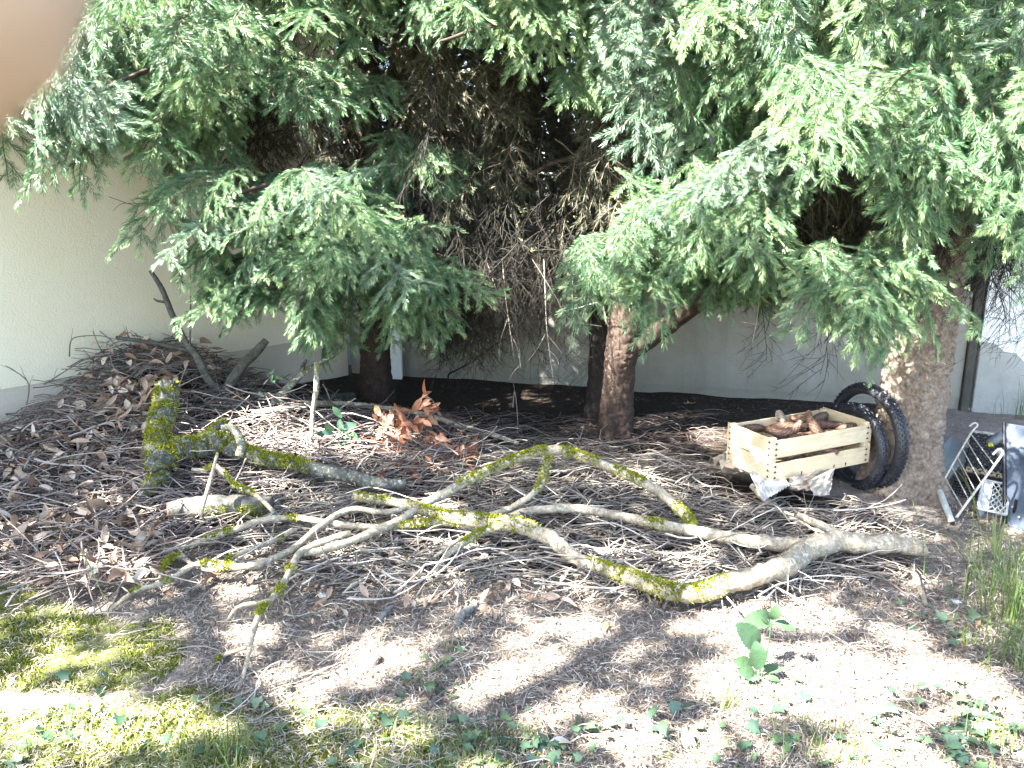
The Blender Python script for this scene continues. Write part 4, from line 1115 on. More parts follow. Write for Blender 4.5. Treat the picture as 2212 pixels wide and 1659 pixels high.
# ------------------------------------------------------------------ brushwood: twigs, dry leaves, litter
def twig(mb, c, az, L, r, rng, tint, lift=.0, curve=.5, k=3, n=6, pitch=0.0):
    t = np.linspace(-.5, .5, n)
    a = az + curve * rng.normal(0, 1) * t * 1.6
    d = np.stack([np.cos(a), np.sin(a), np.full(n, math.tan(pitch)) + rng.normal(0, .12, n)], -1)
    p = np.cumsum(d, 0) * L / n
    p += np.asarray(c) - p[n // 2]
    if lift: p[:, 2] += lift * (.25 - t ** 2) * 4
    tube(mb, p, np.linspace(r, r * .55, n), k, tint, 0, False)

def scatter_twigs(name, mat, poly, n, Ls, rs, az, azs, zlo, zhi, tints, seed, pit=.12, curve=.5, follow=True):
    rng = np.random.default_rng(seed); mb = MB()
    for x, y in inpoly(poly, n, rng):
        p = at_h(x, y, rng.uniform(zlo, zhi))
        L = rng.uniform(*Ls) * rng.uniform(.6, 1.2)
        twig(mb, p, R(az + rng.normal(0, azs)), L, rng.uniform(*rs), rng, float(np.clip(rng.uniform(*tints), 0, 1)), rng.uniform(-.2, .9) * L * .1, curve, pitch=rng.normal(0, pit))
    return tag(mb.build(name, mat), kind='stuff')

MAT_ = [(640, 1010), (860, 990), (1110, 945), (1280, 955), (1520, 985), (1560, 1060), (1700, 1090), (1880, 1085), (2000, 1110), (2010, 1180), (1960, 1245), (1700, 1265), (1300, 1290), (1130, 1250), (800, 1270), (560, 1240), (420, 1180), (560, 1090)]
o = scatter_twigs('twig_mat', M_DEADTWIG, MAT_, 4300, (.14, .46), (.0020, .0048), 8, 42, -.035, .045, (.1, .85), 11, .12, .6)
tag(o, 'mat of pale dry twigs covering the floor under the mossy branch', 'brushwood')
HEAP_ = [(-60, 950), (90, 835), (220, 765), (330, 748), (400, 775), (480, 835), (700, 870), (900, 890), (1110, 940), (900, 1000), (640, 1010), (520, 1110), (400, 1200), (280, 1270), (110, 1275), (-60, 1230)]
o = scatter_twigs('brush_heap', M_HEAPTWIG, HEAP_, 4000, (.14, .55), (.0019, .0050), 0, 48, -.04, .075, (.05, .9), 12, .22, .6)
tag(o, 'heap of brown brushwood twigs against the house wall', 'brushwood')
rng = np.random.default_rng(77); mb = MB()
for _ in range(900):
    x, y = rng.normal(-2.1, .42), rng.normal(4.68, .26)
    twig(mb, (x, y, float(heap(x, y)) + rng.uniform(-.06, .045)), R(rng.normal(20, 60)), rng.uniform(.14, .42), rng.uniform(.0019, .0046), rng, rng.uniform(.05, .9), .02, .6, pitch=rng.normal(0, .3))
tag(mb.build('brush_heap', M_HEAPTWIG), 'twigs on the crest of the heap close under the house wall', 'brushwood', kind='stuff')
o = scatter_twigs('wall_litter', M_HEAPTWIG, [(860, 880), (1250, 900), (1560, 890), (1560, 980), (1280, 960), (1100, 945), (900, 900)], 700, (.1, .3), (.0014, .003), 0, 50, -.01, .03, (.0, .6), 13)
tag(o, 'thin brown twigs strewn in the dark between trunks and wall', 'brushwood')
FLOOR_ = [(430, 1200), (1150, 1230), (1700, 1240), (2020, 1150), (2100, 1080), (2212, 1120), (2260, 1700), (1000, 1700), (500, 1560), (250, 1330)]
o = scatter_twigs('floor_twigs', M_DEADTWIG, FLOOR_, 1900, (.05, .26), (.0009, .0026), 10, 55, -.002, .010, (.1, .95), 14, .05)
tag(o, 'small dry twigs strewn over the bare brown floor', 'twigs')

# single arching twigs above the heap, and individual twigs that read by themselves
rng = np.random.default_rng(21)
TW = []
for i in range(14):
    mb = MB(); L = rng.uniform(.35, .6)
    twig(mb, (0, 0, 0), 0, L, rng.uniform(.0026, .0042), rng, rng.uniform(.35, 1), rng.uniform(.0, .08), .7, 5, 9)
    for _ in range(rng.integers(0, 3)):
        p, _d = twig_path(mb.v[0][rng.integers(8, 30)], (rng.choice([-1, 1]) * .5, rng.choice([-1, 1]), rng.normal(0, .3)), L * .3, .3, rng, 5, .1)
        tube(mb, p, np.linspace(.0020, .0009, 5), 3, .6, 0, False)
    TW.append(mb)
ME_TW = [m.mesh('dry_twig', M_DEADTWIG) for m in TW]
ME_TWD = [m.mesh('dry_twig', M_HEAPTWIG) for m in TW]
def loose_twigs(poly, n, meshes, label, group, az, azs, zlo, zhi, pit):
    for x, y in inpoly(poly, n, rng):
        p = at_h(x, y, rng.uniform(zlo, zhi))
        M = Matrix.Translation(Vector(p)) @ Matrix.Rotation(R(az + rng.normal(0, azs)), 4, 'Z') @ Matrix.Rotation(rng.normal(0, pit), 4, 'Y') @ Matrix.Rotation(rng.uniform(0, 6.28), 4, 'X') @ Matrix.Scale(rng.uniform(.6, 1.15), 4)
        o = place('dry_twig', meshes[rng.integers(len(meshes))], None, M)
        tag(o, label, 'twig', group)
loose_twigs(MAT_, 150, ME_TW, 'pale dry twig lying loose on top of the twig mat', 'loose pale twigs on the mat', 8, 45, .045, .075, .1)
loose_twigs(HEAP_, 110, ME_TWD, 'brown dry twig lying loose on top of the brush heap', 'loose brown twigs on the heap', 0, 50, .05, .10, .25)

ARCH = [([(150, 770), (152, 740), (165, 728), (215, 725), (250, 733), (330, 742)], 4.4, 'thin curled twig arching left of the level grey stick'),
        ([(55, 890), (62, 830), (30, 800), (12, 790)], 4.1, 'thin twig rising in front of the wall far left'),
        ([(95, 830), (120, 815), (160, 790), (200, 770), (225, 780)], 4.2, 'thin bowed twig left of the curled twig'),
        ([(296, 790), (285, 750), (272, 705)], 4.4, 'thin dark twig upright through the level grey stick'),
        ([(235, 780), (215, 750), (200, 715)], 4.5, 'slim leaning twig below the curled twig'),
        ([(330, 790), (360, 765), (420, 780), (450, 800)], 4.6, 'thin hooped twig crossing the foot of the Y branch'),
        ([(450, 805), (480, 785), (500, 772)], 4.8, 'dark snapped twig between the arms of the Y branch'),
        ([(240, 800), (205, 780), (180, 755)], 4.4, 'dark stub twig at the crest of the heap'),
        ([(0, 920), (90, 870), (220, 850), (330, 880)], 4.0, 'long grey twig bowed across the upper heap'),
        ([(0, 940), (60, 1000), (85, 1090)], 3.7, 'grey branching twig at the left edge of the heap'),
        ([(225, 1040), (240, 1000), (252, 958)], 3.75, 'pale stub twig standing in the leaves left of the mossy bend'),
        ([(110, 1090), (190, 1070), (300, 1075)], 3.5, 'long level twig low in the left heap'),
        ([(1108, 880), (1112, 845), (1118, 905), (1115, 960)], 4.2, 'forked twig upright before the dark wall foot'),
        ([(1270, 960), (1330, 955), (1380, 945), (1400, 930)], 4.0, 'pale twig at the foot of the russet trunk'),
        ([(1530, 1000), (1580, 985), (1620, 975)], 3.9, 'pale twig poking out left of the crate'),
        ([(1420, 955), (1500, 975), (1560, 990)], 3.95, 'pale bent twig between russet trunk and crate')]
for pts, Y, lab in ARCH:
    mb = MB(); P = smooth_path([at_y(x, y, Y) for x, y in pts], 14)
    tube(mb, P, np.linspace(.004, .0018, 14), 5, .35 if Y > 3.9 else .6, 0, True, .04)
    for _ in range(3):
        k = rng.integers(3, 11)
        p2, _d = twig_path(P[k], unit(P[k + 1] - P[k]) + rng.normal(0, .5, 3), rng.uniform(.05, .13), .2, rng, 5, .1)
        tube(mb, p2, np.linspace(.0018, .0008, 5), 3, .4, 0, False)
    tag(mb.build('dry_twig', M_HEAPTWIG if Y > 3.9 else M_DEADTWIG, None, tuple(P[0])), lab, 'twig')

# a dry leaf: a curled elliptical blade
def leaf_mesh(name, mat, L=.07, W=.028, curl=.3, fold=.25, seed=0, serr=0, n=6, tint=.5):
    rng = np.random.default_rng(seed)
    t = np.linspace(0, 1, n)
    w = W * .5 * np.sin(np.pi * np.clip(t * .96 + .02, 0, 1)) ** .75
    if serr: w = w * (1 + serr * np.where(np.arange(n) % 2, 1, -1))
    tw = rng.normal(0, .5)
    x = L * t; z = -curl * L * (t - .3) ** 2 + rng.normal(0, .02) * L * np.sin(t * 7)
    V = []
    for i in range(n):
        c, s = math.cos(tw * t[i]), math.sin(tw * t[i])
        f = fold * w[i]
        V += [[x[i], w[i] * c - f * s, z[i] + w[i] * s + f], [x[i], 0, z[i]], [x[i], -w[i] * c, z[i] - w[i] * s + f]]
    F = []
    for i in range(n - 1):
        a = i * 3
        F += [[a, a + 1, a + 4, a + 3], [a + 1, a + 2, a + 5, a + 4]]
    mb = MB(); mb.add(V, F, np.full(len(V), tint) + rng.normal(0, .06, len(V)), 0, True)
    st = np.array([[-.22 * L, 0, .02 * L], [0, 0, 0]])
    tube(mb, st, .0011, 3, tint, 0, False)
    return mb.mesh(name, mat)
ME_LEAF = [leaf_mesh('dry_leaf', M_LEAFDRY, .055 + .012 * (i % 3), .024 + .006 * (i % 2), rng.uniform(-.5, .9), rng.uniform(.1, .7), i, tint=[.25, .45, .6, .75, .9][i % 5]) for i in range(10)]
ME_RED = [leaf_mesh('leaf', M_LEAFRED, .06 + .01 * (i % 3), .026, rng.uniform(0, .8), rng.uniform(.1, .5), 30 + i, tint=[.2, .45, .7, .9][i % 4]) for i in range(8)]
ME_GREEN = [leaf_mesh('leaf', M_LEAFGREEN, .06 + .01 * (i % 3), .032, rng.uniform(0, .4), .2, 50 + i, tint=[.25, .5, .7][i % 3]) for i in range(5)]

def rand_rot(rng, flat=.6):
    return Matrix.Rotation(rng.uniform(0, 6.28), 4, 'Z') @ Matrix.Rotation(rng.normal(0, flat), 4, 'X') @ Matrix.Rotation(rng.normal(0, flat), 4, 'Y')
LEAFY = [(0, 930), (150, 850), (240, 770), (320, 780), (340, 850), (310, 1000), (300, 1080), (360, 1130), (330, 1230), (120, 1260), (0, 1200)]
# masses of leaves as stuff, the largest singly
mb = MB()
P = np.array([at_h(x, y, rng.uniform(-.02, .095)) for x, y in inpoly(LEAFY, 1500, rng)])
leaf_quads(mb, P, rng.uniform(.04, .075, len(P)), rng, .45, .42, np.clip(rng.normal(.5, .36, len(P)), 0, 1), .3)
P = np.array([at_h(x, y, rng.uniform(-.01, .03)) for x, y in inpoly([(400, 1150), (700, 1010), (1000, 1150), (1300, 1290), (900, 1330), (450, 1260)], 260, rng)])
leaf_quads(mb, P, rng.uniform(.03, .06, len(P)), rng, .5, .42, np.clip(rng.normal(.55, .25, len(P)), 0, 1), .3)
P = np.array([at_h(x, y, .004) for x, y in inpoly(FLOOR_, 420, rng)])
leaf_quads(mb, P, rng.uniform(.012, .035, len(P)), rng, .7, .5, np.clip(rng.normal(.55, .25, len(P)), 0, 1), .2)
tag(mb.build('dead_leaves', M_LEAFDRY), 'small dead leaves mixed through the heap and the floor', 'leaves', kind='stuff')
def loose_leaves(poly, n, label, group, zlo, zhi, s0=.8, s1=1.25, flat=.7):
    for x, y in inpoly(poly, n, rng):
        p = at_h(x, y, rng.uniform(zlo, zhi))
        o = place('dry_leaf', ME_LEAF[rng.integers(len(ME_LEAF))], None, Matrix.Translation(Vector(p)) @ rand_rot(rng, flat) @ Matrix.Scale(rng.uniform(s0, s1), 4))
        tag(o, label, 'leaf', group)
loose_leaves(LEAFY, 125, 'dry tan leaf lying loose on the brush heap', 'dry leaves on the heap', .06, .11, .9, 1.35)
loose_leaves([(205, 790), (260, 770), (340, 772), (395, 820), (350, 900), (225, 890)], 70, 'dry tan leaf in the thick bunch at the crest of the heap', 'dry leaves at the crest', .06, .18, .9, 1.3, 1.0)
for _ in range(60):
    x, y = rng.normal(-2.1, .3), rng.normal(4.6, .25)
    o = place('dry_leaf', ME_LEAF[rng.integers(len(ME_LEAF))], None, Matrix.Translation((x, y, float(heap(x, y)) + rng.uniform(.03, .10))) @ rand_rot(rng, .8) @ Matrix.Scale(rng.uniform(.9, 1.4), 4))
    tag(o, 'dry tan leaf in the thick bunch at the crest of the heap', 'leaf', 'dry leaves at the crest')
loose_leaves([(420, 1180), (700, 1050), (1000, 1180), (1300, 1300), (900, 1330), (450, 1270)], 40, 'dry tan leaf lying among twigs near the mossy branches', 'dry leaves by the mossy branches', .02, .05, .6, 1.0)
for (x, y, lab) in [(1235, 1606, 'pale dry leaf lying in the ivy at the bottom edge'), (1310, 1345, 'dark curled scrap of bark in the sun patch'), (800, 1440, 'pale dry leaf in the sun patch left of the seedling')]:
    p = at_h(x, y, .012); o = place('dry_leaf', ME_LEAF[4 if 'pale' in lab else 0], None, Matrix.Translation(Vector(p)) @ rand_rot(rng, .2) @ Matrix.Scale(1.0, 4)); tag(o, lab, 'leaf')

# russet dead leafy sprig and the fresh green one
def sprig(name, label, me_list, stems, n_each, Yd, loc, matst, hang_=.6, s=(.8, 1.2), seed=0):
    rng = np.random.default_rng(seed)
    root = empty(name, label, 'sprig', tuple(loc))
    for st in stems:
        P = smooth_path([at_y(x, y, Yd) for x, y in st], 16)
        mb = MB(); tube(mb, P, np.linspace(.004, .0016, 16), 5, .3); mb.build('stem', matst, root, tuple(loc))
        for _ in range(n_each):
            k = rng.integers(2, 15); b = P[k] + rng.normal(0, .012, 3)
            d = unit(P[min(k + 1, 15)] - P[k - 1]) * .5 + rng.normal(0, .6, 3) + np.array([0, -.2, -hang_])
            M = basis(d, (rng.normal(0, .6), -1, .4 + rng.normal(0, .4)), Vector(b) - Vector(loc), rng.uniform(*s))
            place('leaf', me_list[rng.integers(len(me_list))], root, M)
sprig('dead_sprig', 'dead sprig of russet leaves in front of the dark wall foot', ME_RED,
      [[(900, 1010), (950, 985), (1005, 955)], [(800, 1000), (770, 970), (765, 945)], [(930, 1010), (980, 1000), (1020, 985)], [(830, 1010), (850, 975), (840, 940)], [(840, 985), (870, 920), (900, 870), (925, 858), (945, 880)], [(850, 980), (880, 930), (905, 900), (930, 900)], [(820, 960), (850, 930), (875, 925)], [(860, 1000), (900, 960), (960, 940)], [(880, 1000), (930, 970), (990, 950)], [(800, 930), (830, 900), (870, 880)]],
      17, 3.72, at_z(880, 1000, 0), M_HEAPTWIG, .7, (.8, 1.25), 1)
sprig('green_sprig', 'fresh sprig of glossy green leaves by the upright lichened stick', ME_GREEN,
      [[(720, 1000), (735, 960), (742, 920), (735, 905)], [(735, 985), (750, 950), (765, 930)], [(735, 960), (715, 935), (700, 930)]],
      6, 3.72, at_z(735, 1010, 0), M_HEAPTWIG, .1, (.8, 1.3), 2)
sprig('green_sprig', 'few dull green leaves on the heap between Y branch and mossy limb', ME_GREEN,
      [[(560, 960), (580, 930), (600, 925)], [(570, 830), (585, 815), (600, 810)]], 5, 3.95, at_z(580, 960, 0), M_HEAPTWIG, .1, (.6, .9), 3)
sprig('green_sprig', 'small green shoot at the left edge of the heap', ME_GREEN,
      [[(20, 1150), (35, 1130), (50, 1125)], [(50, 1265), (60, 1255), (70, 1250)]], 4, 3.05, at_z(30, 1160, 0), M_HEAPTWIG, .0, (.6, .9), 4)

mb = MB()
P = np.array([at_h(x, y, rng.uniform(-.01, .06)) for x, y in inpoly([(790, 940), (860, 890), (990, 900), (1040, 980), (980, 1030), (820, 1030)], 260, rng)])
leaf_quads(mb, P, rng.uniform(.035, .06, len(P)), rng, .4, .42, np.clip(rng.normal(.35, .25, len(P)), 0, 1), .3)
tag(mb.build('russet_leaves', M_LEAFRED), 'russet dead leaves strewn under the dead sprig', 'leaves', kind='stuff')
# needle litter on the floor
def slivers(mb, P, L, W, rng, tint, spread=.25):
    n = len(P); a = rng.uniform(0, 2 * np.pi, n)
    d = np.stack([np.cos(a), np.sin(a), rng.normal(0, spread, n)], -1)
    w = np.stack([-np.sin(a), np.cos(a), rng.normal(0, .4, n)], -1)
    L = np.asarray(L)[:, None]; W = np.asarray(W)[:, None]
    c = P + np.array([0, 0, .003]); bow = np.stack([np.zeros(n), np.zeros(n), rng.uniform(0, .2, n)], -1) * L
    side = w * L * rng.normal(0, .12, n)[:, None]
    V = np.stack([c - d * L * .5 - w * W, c + bow + side - w * W, c + d * L * .5, c + bow + side + w * W], 1).reshape(-1, 3)
    mb.add(V, np.arange(n * 4).reshape(-1, 4), np.repeat(tint, 4))
def fast_ground(poly, n, rng, off=.004):
    q = inpoly(poly, n, rng)
    d = FWD + RIGHT * ((q[:, :1] - CX) / FPX) - UP * ((q[:, 1:] - CY) / FPX)
    z = np.zeros(n)
    for _ in range(6):
        P = EYE + d * ((z - CAM_H) / d[:, 2])[:, None]
        z = .5 * z + .5 * (heap(P[:, 0], P[:, 1]) * .72 + off)
    fl = np.array([mnoise.fractal(Vector((x * 2.2, y * 2.2, 1.3)), 1.0, 2.1, 5) for x, y in P[:, :2]])
    P[:, 2] = heap(P[:, 0], P[:, 1]) * .72 + fl * .016 + off
    return P
rng = np.random.default_rng(31)
mb = MB()
P = fast_ground([(330, 1250), (430, 1240), (1150, 1250), (1700, 1250), (2010, 1170), (2050, 1080), (2230, 1060), (2260, 1690), (1000, 1690), (880, 1510), (560, 1530), (400, 1480), (430, 1390), (330, 1320)], 36000, rng)
sc = np.linalg.norm(P - EYE, axis=1) / 2.6
slivers(mb, P, rng.uniform(.018, .06, len(P)), rng.uniform(.0007, .0018, len(P)) * sc, rng, np.clip(rng.normal(.5, .34, len(P)), 0, 1))
P = fast_ground([(850, 830), (1560, 880), (1560, 980), (1900, 1080), (2220, 1080), (2220, 900), (2060, 880), (1560, 860)], 3000, rng)
slivers(mb, P, rng.uniform(.02, .06, len(P)), rng.uniform(.001, .002, len(P)), rng, np.clip(rng.normal(.3, .2, len(P)), 0, 1))
P = fast_ground([(-40, 1250), (430, 1300), (560, 1530), (900, 1500), (1000, 1690), (-40, 1690)], 7000, rng, .010)
slivers(mb, P, rng.uniform(.014, .045, len(P)), rng.uniform(.0005, .0011, len(P)), rng, np.clip(rng.normal(.65, .3, len(P)), 0, 1))
tag(mb.build('needle_litter', M_LITTER), 'fallen brown needles and chaff over the bare floor', 'litter', kind='stuff')

# moss carpet, short grass
mb = MB()
for poly, n in zip(MOSSY, (19000, 28000)):
    P = fast_ground(poly, n, rng, 0)
    cl = np.array([mnoise.fractal(Vector((x * 5, y * 5, 3)), 1, 2, 3) for x, y in P[:, :2]])
    P = P[cl + rng.normal(0, .12, n) > .0]
    n = len(P)
    d = rng.normal(0, .55, (n, 3)); d[:, 2] = 1; d /= np.linalg.norm(d, axis=1)[:, None]
    L = rng.uniform(.006, .017, n)[:, None]; w = np.cross(d, rng.normal(0, 1, (n, 3))); w /= np.linalg.norm(w, axis=1)[:, None]; w *= .0022
    V = np.stack([P - w, P + w, P + d * L + w * .3, P + d * L - w * .3], 1).reshape(-1, 3)
    mb.add(V, np.arange(n * 4).reshape(-1, 4), np.repeat(np.clip(rng.normal(.6, .22, n), 0, 1), 4))
tag(mb.build('moss_carpet', M_CARPET), 'yellow green moss carpet on the floor bottom left', 'moss', kind='stuff')

def blades(mb, B, H, rng, lean=.5, wid=.0016, tint=None, n=4):
    m = len(B)
    a = rng.uniform(0, 2 * np.pi, m); dirn = np.stack([np.cos(a), np.sin(a), np.zeros(m)], -1)
    ln = np.abs(rng.normal(0, lean, m))[:, None]
    W = np.stack([-np.sin(a), np.cos(a), np.zeros(m)], -1) * wid * rng.uniform(.7, 1.3, m)[:, None]
    H = np.asarray(H)[:, None]
    rows = []
    for i in range(n):
        t = i / (n - 1)
        c = B + np.array([0, 0, 1]) * H * (t - .35 * ln * t * t) + dirn * H * ln * t * t
        f = 1 - t ** 1.5
        rows += [c - W * f, c + W * f]
    V = np.stack(rows, 1)
    k = 2 * n
    i = np.arange(m)[:, None, None] * k
    q = np.array([[2 * j, 2 * j + 1, 2 * j + 3, 2 * j + 2] for j in range(n - 1)])[None]
    mb.add(V.reshape(-1, 3), (i + q).reshape(-1, 4), np.repeat(np.clip(rng.normal(.5, .22, m) if tint is None else tint, 0, 1), k))
mb = MB()
for poly, n, h in ((MOSSY[0], 500, .03), (MOSSY[1], 3800, .045), ([(600, 1540), (1500, 1560), (2230, 1500), (2230, 1690), (600, 1690)], 900, .04)):
    P = fast_ground(poly, n, rng, -.002)
    cl = np.array([mnoise.fractal(Vector((x * 4, y * 4, 8)), 1, 2, 3) for x, y in P[:, :2]])
    P = P[cl > .02]
    blades(mb, P, h * rng.uniform(.4, 1.4, len(P)), rng, .7, .0014)
tag(mb.build('short_grass', M_GRASS), 'sparse short grass growing through the moss', 'grass', kind='stuff')

TUFTS = [(470, 1640, 90, .10, .05, 'fine dense grass tuft at the bottom left of centre'), (600, 1600, 34, .06, .04, 'low grass tuft left of the bottom ivy'), (1565, 1535, 40, .11, .02, 'slim upright grass tuft below the leafy seedling'),
         (1790, 1640, 120, .10, .07, 'broad pale grass tuft at the bottom right'), (130, 1590, 60, .07, .05, 'grass tuft with clover at the bottom left corner'), (980, 1400, 24, .05, .02, 'tiny grass tuft on the bare floor centre'),
         (2080, 1400, 30, .10, .03, 'small grass tuft beside the right hand ivy'), (2150, 1600, 50, .12, .04, 'grass tuft among the ivy bottom right'), (900, 1470, 24, .05, .03, 'tiny grass tuft left of centre on the floor')]
for x, y, n, h, sp, lab in TUFTS:
    c = at_z(x, y, 0); mb = MB()
    B = np.column_stack([c[0] + rng.normal(0, sp, n), c[1] + rng.normal(0, sp, n), np.zeros(n) - .002])
    blades(mb, B, h * rng.uniform(.5, 1.25, n), rng, .6, .0017, rng.uniform(.35, .9, n), 5)
    tag(mb.build('grass_tuft', M_GRASS, None, tuple(c)), lab, 'grass')
# tall grass at the right edge
for x, y, n, h, sp, lab in [(2205, 1330, 230, .32, .10, 'tall dense grass clump at the right edge'), (2165, 1240, 40, .28, .06, 'loose tall grass left of the dense right clump'), (2200, 905, 26, .34, .05, 'grass blades against the white wall far right'), (2230, 1430, 160, .24, .08, 'shorter grass below the tall right clump')]:
    c = at_z(x, y, 0); mb = MB()
    B = np.column_stack([c[0] + rng.normal(0, sp, n), c[1] + rng.normal(0, sp, n), np.zeros(n) - .002])
    blades(mb, B, h * rng.uniform(.35, 1.25, n), rng, .6, .0017, rng.uniform(.05, .7, n), 6)
    tag(mb.build('grass_clump', M_GRASS, None, tuple(c)), lab, 'grass')
c = at_z(2120, 1180, 0); mb = MB()
for q in ([(2130, 1185), (2105, 1090), (2085, 1040), (2058, 1005)], [(2125, 1190), (2110, 1100), (2080, 1020), (2060, 995)], [(2150, 1190), (2165, 1110), (2178, 1060)], [(2150, 1180), (2152, 1110), (2160, 1050)]):
    P = smooth_path([at_y(x, y, 2.95) for x, y in q], 9); tube(mb, P, np.linspace(.0016, .0005, 9), 3, .9, 0, False)
tag(mb.build('grass_stalk', M_GRASS, None, tuple(c)), 'thin bleached grass stalks bowed before the wire rack', 'grass')
c = at_z(2155, 1190, 0); mb = MB()
for q, w in (([(2150, 1205), (2148, 1150), (2145, 1110)], .008), ([(2158, 1205), (2165, 1150), (2172, 1120)], .006), ([(2150, 1205), (2135, 1150)], .005)):
    P = smooth_path([at_y(x, y, 2.75) for x, y in q], 7); ww_ = w * np.sin(np.linspace(.5, np.pi, 7)) + .0005
    V = np.concatenate([np.stack([P - [1, 0, 0] * ww_[:, None], P + [1, .3, 0] * ww_[:, None]], 1).reshape(-1, 3)])
    mb.add(V, [[2 * i, 2 * i + 1, 2 * i + 3, 2 * i + 2] for i in range(6)], .75)
tag(mb.build('leaf_blade', M_GRASS, None, tuple(c)), 'broad bright green grass blades before the blue panel', 'grass')

# ------------------------------------------------------------------ ivy, clover, seedlings
def ivy_leaf(seed, s=.035, tint=.5):
    rng = np.random.default_rng(seed)
    pts = np.array([(0, 0), (-.15, .55), (.25, .42), (.38, .62), (.62, .34), (1.0, 0), (.62, -.34), (.38, -.62), (.25, -.42), (-.15, -.55)]) * s
    pts += rng.normal(0, .03 * s, pts.shape)
    z = np.abs(pts[:, 1]) * rng.uniform(.05, .3) - .25 * pts[:, 0] ** 2 / s
    V = np.column_stack([pts, z]); V = np.vstack([V, [.3 * s, 0, -.03 * s]])
    F = [[10, (i + 1) % 10, i] for i in range(10)]
    mb = MB(); mb.add(V, F, np.append(np.full(10, tint), tint + .18), 0, True)
    tube(mb, np.array([[0, 0, 0], [-.3 * s, 0, -.25 * s], [-.5 * s, 0, -.7 * s]]), .0008, 3, .8, 0, False)
    return mb.mesh('leaf', M_IVY)
ME_IVY = [ivy_leaf(i, .034 + .006 * (i % 3), [.3, .5, .65, .8, .45, .2][i % 6]) for i in range(9)]
IVY = [(1105, 1590, 8), (1000, 1580, 7), (960, 1640, 6), (1060, 1625, 9), (1160, 1610, 8), (1220, 1640, 9), (1280, 1590, 6), (1130, 1650, 7), (1020, 1655, 8), (1300, 1640, 6), (1500, 1600, 5), (1470, 1575, 4), (1570, 1620, 4),
       (1650, 1512, 8), (1690, 1500, 4), (1640, 1560, 5), (1680, 1600, 5), (1620, 1650, 6), (1720, 1655, 5), (2000, 1335, 5), (2035, 1310, 4), (2010, 1365, 4), (2060, 1350, 4), (2100, 1350, 5), (2180, 1365, 5), (1900, 1510, 6), (1880, 1560, 6), (1950, 1600, 7), (1870, 1620, 6), (2060, 1520, 8), (2090, 1550, 9), (2130, 1580, 9), (2170, 1620, 9), (2080, 1600, 8), (2120, 1640, 9), (2190, 1580, 8), (2050, 1640, 7), (2010, 1650, 7),
       (490, 1500, 3), (590, 1535, 5), (640, 1585, 6), (730, 1630, 4), (750, 1650, 4), (850, 1600, 5), (800, 1560, 4), (160, 1520, 5), (110, 1592, 7), (60, 1645, 8), (360, 1640, 4), (970, 1440, 4), (910, 1490, 6), (880, 1500, 4), (1050, 1500, 5), (230, 1560, 4), (560, 1600, 4)]
ORD = 'first second third fourth fifth sixth seventh eighth ninth tenth eleventh twelfth thirteenth fourteenth fifteenth sixteenth seventeenth eighteenth nineteenth twentieth'.split()
def ivy_zone(x, y):
    if x > 1850: return 'beside the right hand grass' if y < 1450 else 'at the bottom right'
    if x > 1450: return 'below the leafy seedling'
    if x > 900: return 'at the bottom centre'
    return 'at the bottom left'
zones = {}
for q in sorted(IVY): zones.setdefault(ivy_zone(*q[:2]), []).append(q)
for zone, lst in zones.items():
    for kk, (x, y, n) in enumerate(lst):
        c = at_z(x, y, 0)
        root = empty('ivy_plant', f'{ORD[kk]} from the left of the ivy clusters {zone}', 'ivy', tuple(c), f'ivy clusters {zone}')
        for _ in range(n):
            r_ = .05
            M = Matrix.Translation((rng.normal(0, r_), rng.normal(0, r_ * .8), rng.uniform(.012, .035))) @ rand_rot(rng, .4) @ Matrix.Scale(rng.uniform(.45, .9), 4)
            place('leaf', ME_IVY[rng.integers(len(ME_IVY))], root, M)
# leafy seedling in the sun
c = at_z(1635, 1470, 0)
root = empty('seedling', 'young plant with broad toothed green leaves on the sunlit floor', 'plant', tuple(c))
big = leaf_mesh('leaf', M_SEEDLING, .10, .062, .25, .3, 71, .07, 22, .4); big2 = leaf_mesh('leaf', M_SEEDLING, .075, .042, .3, .3, 72, .07, 18, .6)
def lf(me, p0, p1, Y, up=(0, -1, .8), s=None):
    a = at_y(*p0, Y); b = at_y(*p1, Y - .02)
    L = np.linalg.norm(b - a); s = L / (.10 if me is big else .075)
    place('leaf', me, root, basis(b - a, up, Vector(a) - Vector(c), s))
Ys = c[1]
lf(big, (1640, 1400), (1597, 1350), Ys, (.3, -1, .6)); lf(big, (1632, 1385), (1640, 1450), Ys - .02, (0, -1, .5)); lf(big2, (1625, 1440), (1590, 1425), Ys, (0, -.8, 1)); lf(big2, (1645, 1445), (1690, 1445), Ys, (0, -.8, 1))
lf(big2, (1640, 1460), (1615, 1478), Ys - .02, (0, -.6, 1)); lf(big2, (1635, 1465), (1600, 1445), Ys - .02, (0, -.6, 1)); lf(big2, (1650, 1460), (1685, 1470), Ys - .02, (0, -.6, 1))
lf(big2, (1665, 1345), (1610, 1335), Ys + .05, (0, -.6, 1)); lf(big2, (1670, 1345), (1720, 1360), Ys + .05, (0, -.6, 1)); lf(big2, (1668, 1340), (1680, 1310), Ys + .05, (0, -.8, .6)); lf(big2, (1665, 1345), (1640, 1320), Ys + .06, (0, -.6, 1))
mb = MB()
for q in ([(1640, 1475), (1642, 1430), (1640, 1400)], [(1642, 1475), (1655, 1420), (1667, 1345)], [(1638, 1475), (1630, 1430), (1632, 1385)]):
    tube(mb, smooth_path([at_y(x, y, Ys) for x, y in q], 6), .0022, 4, .5)
mb.build('stem', M_SEEDLING, root, tuple(c))
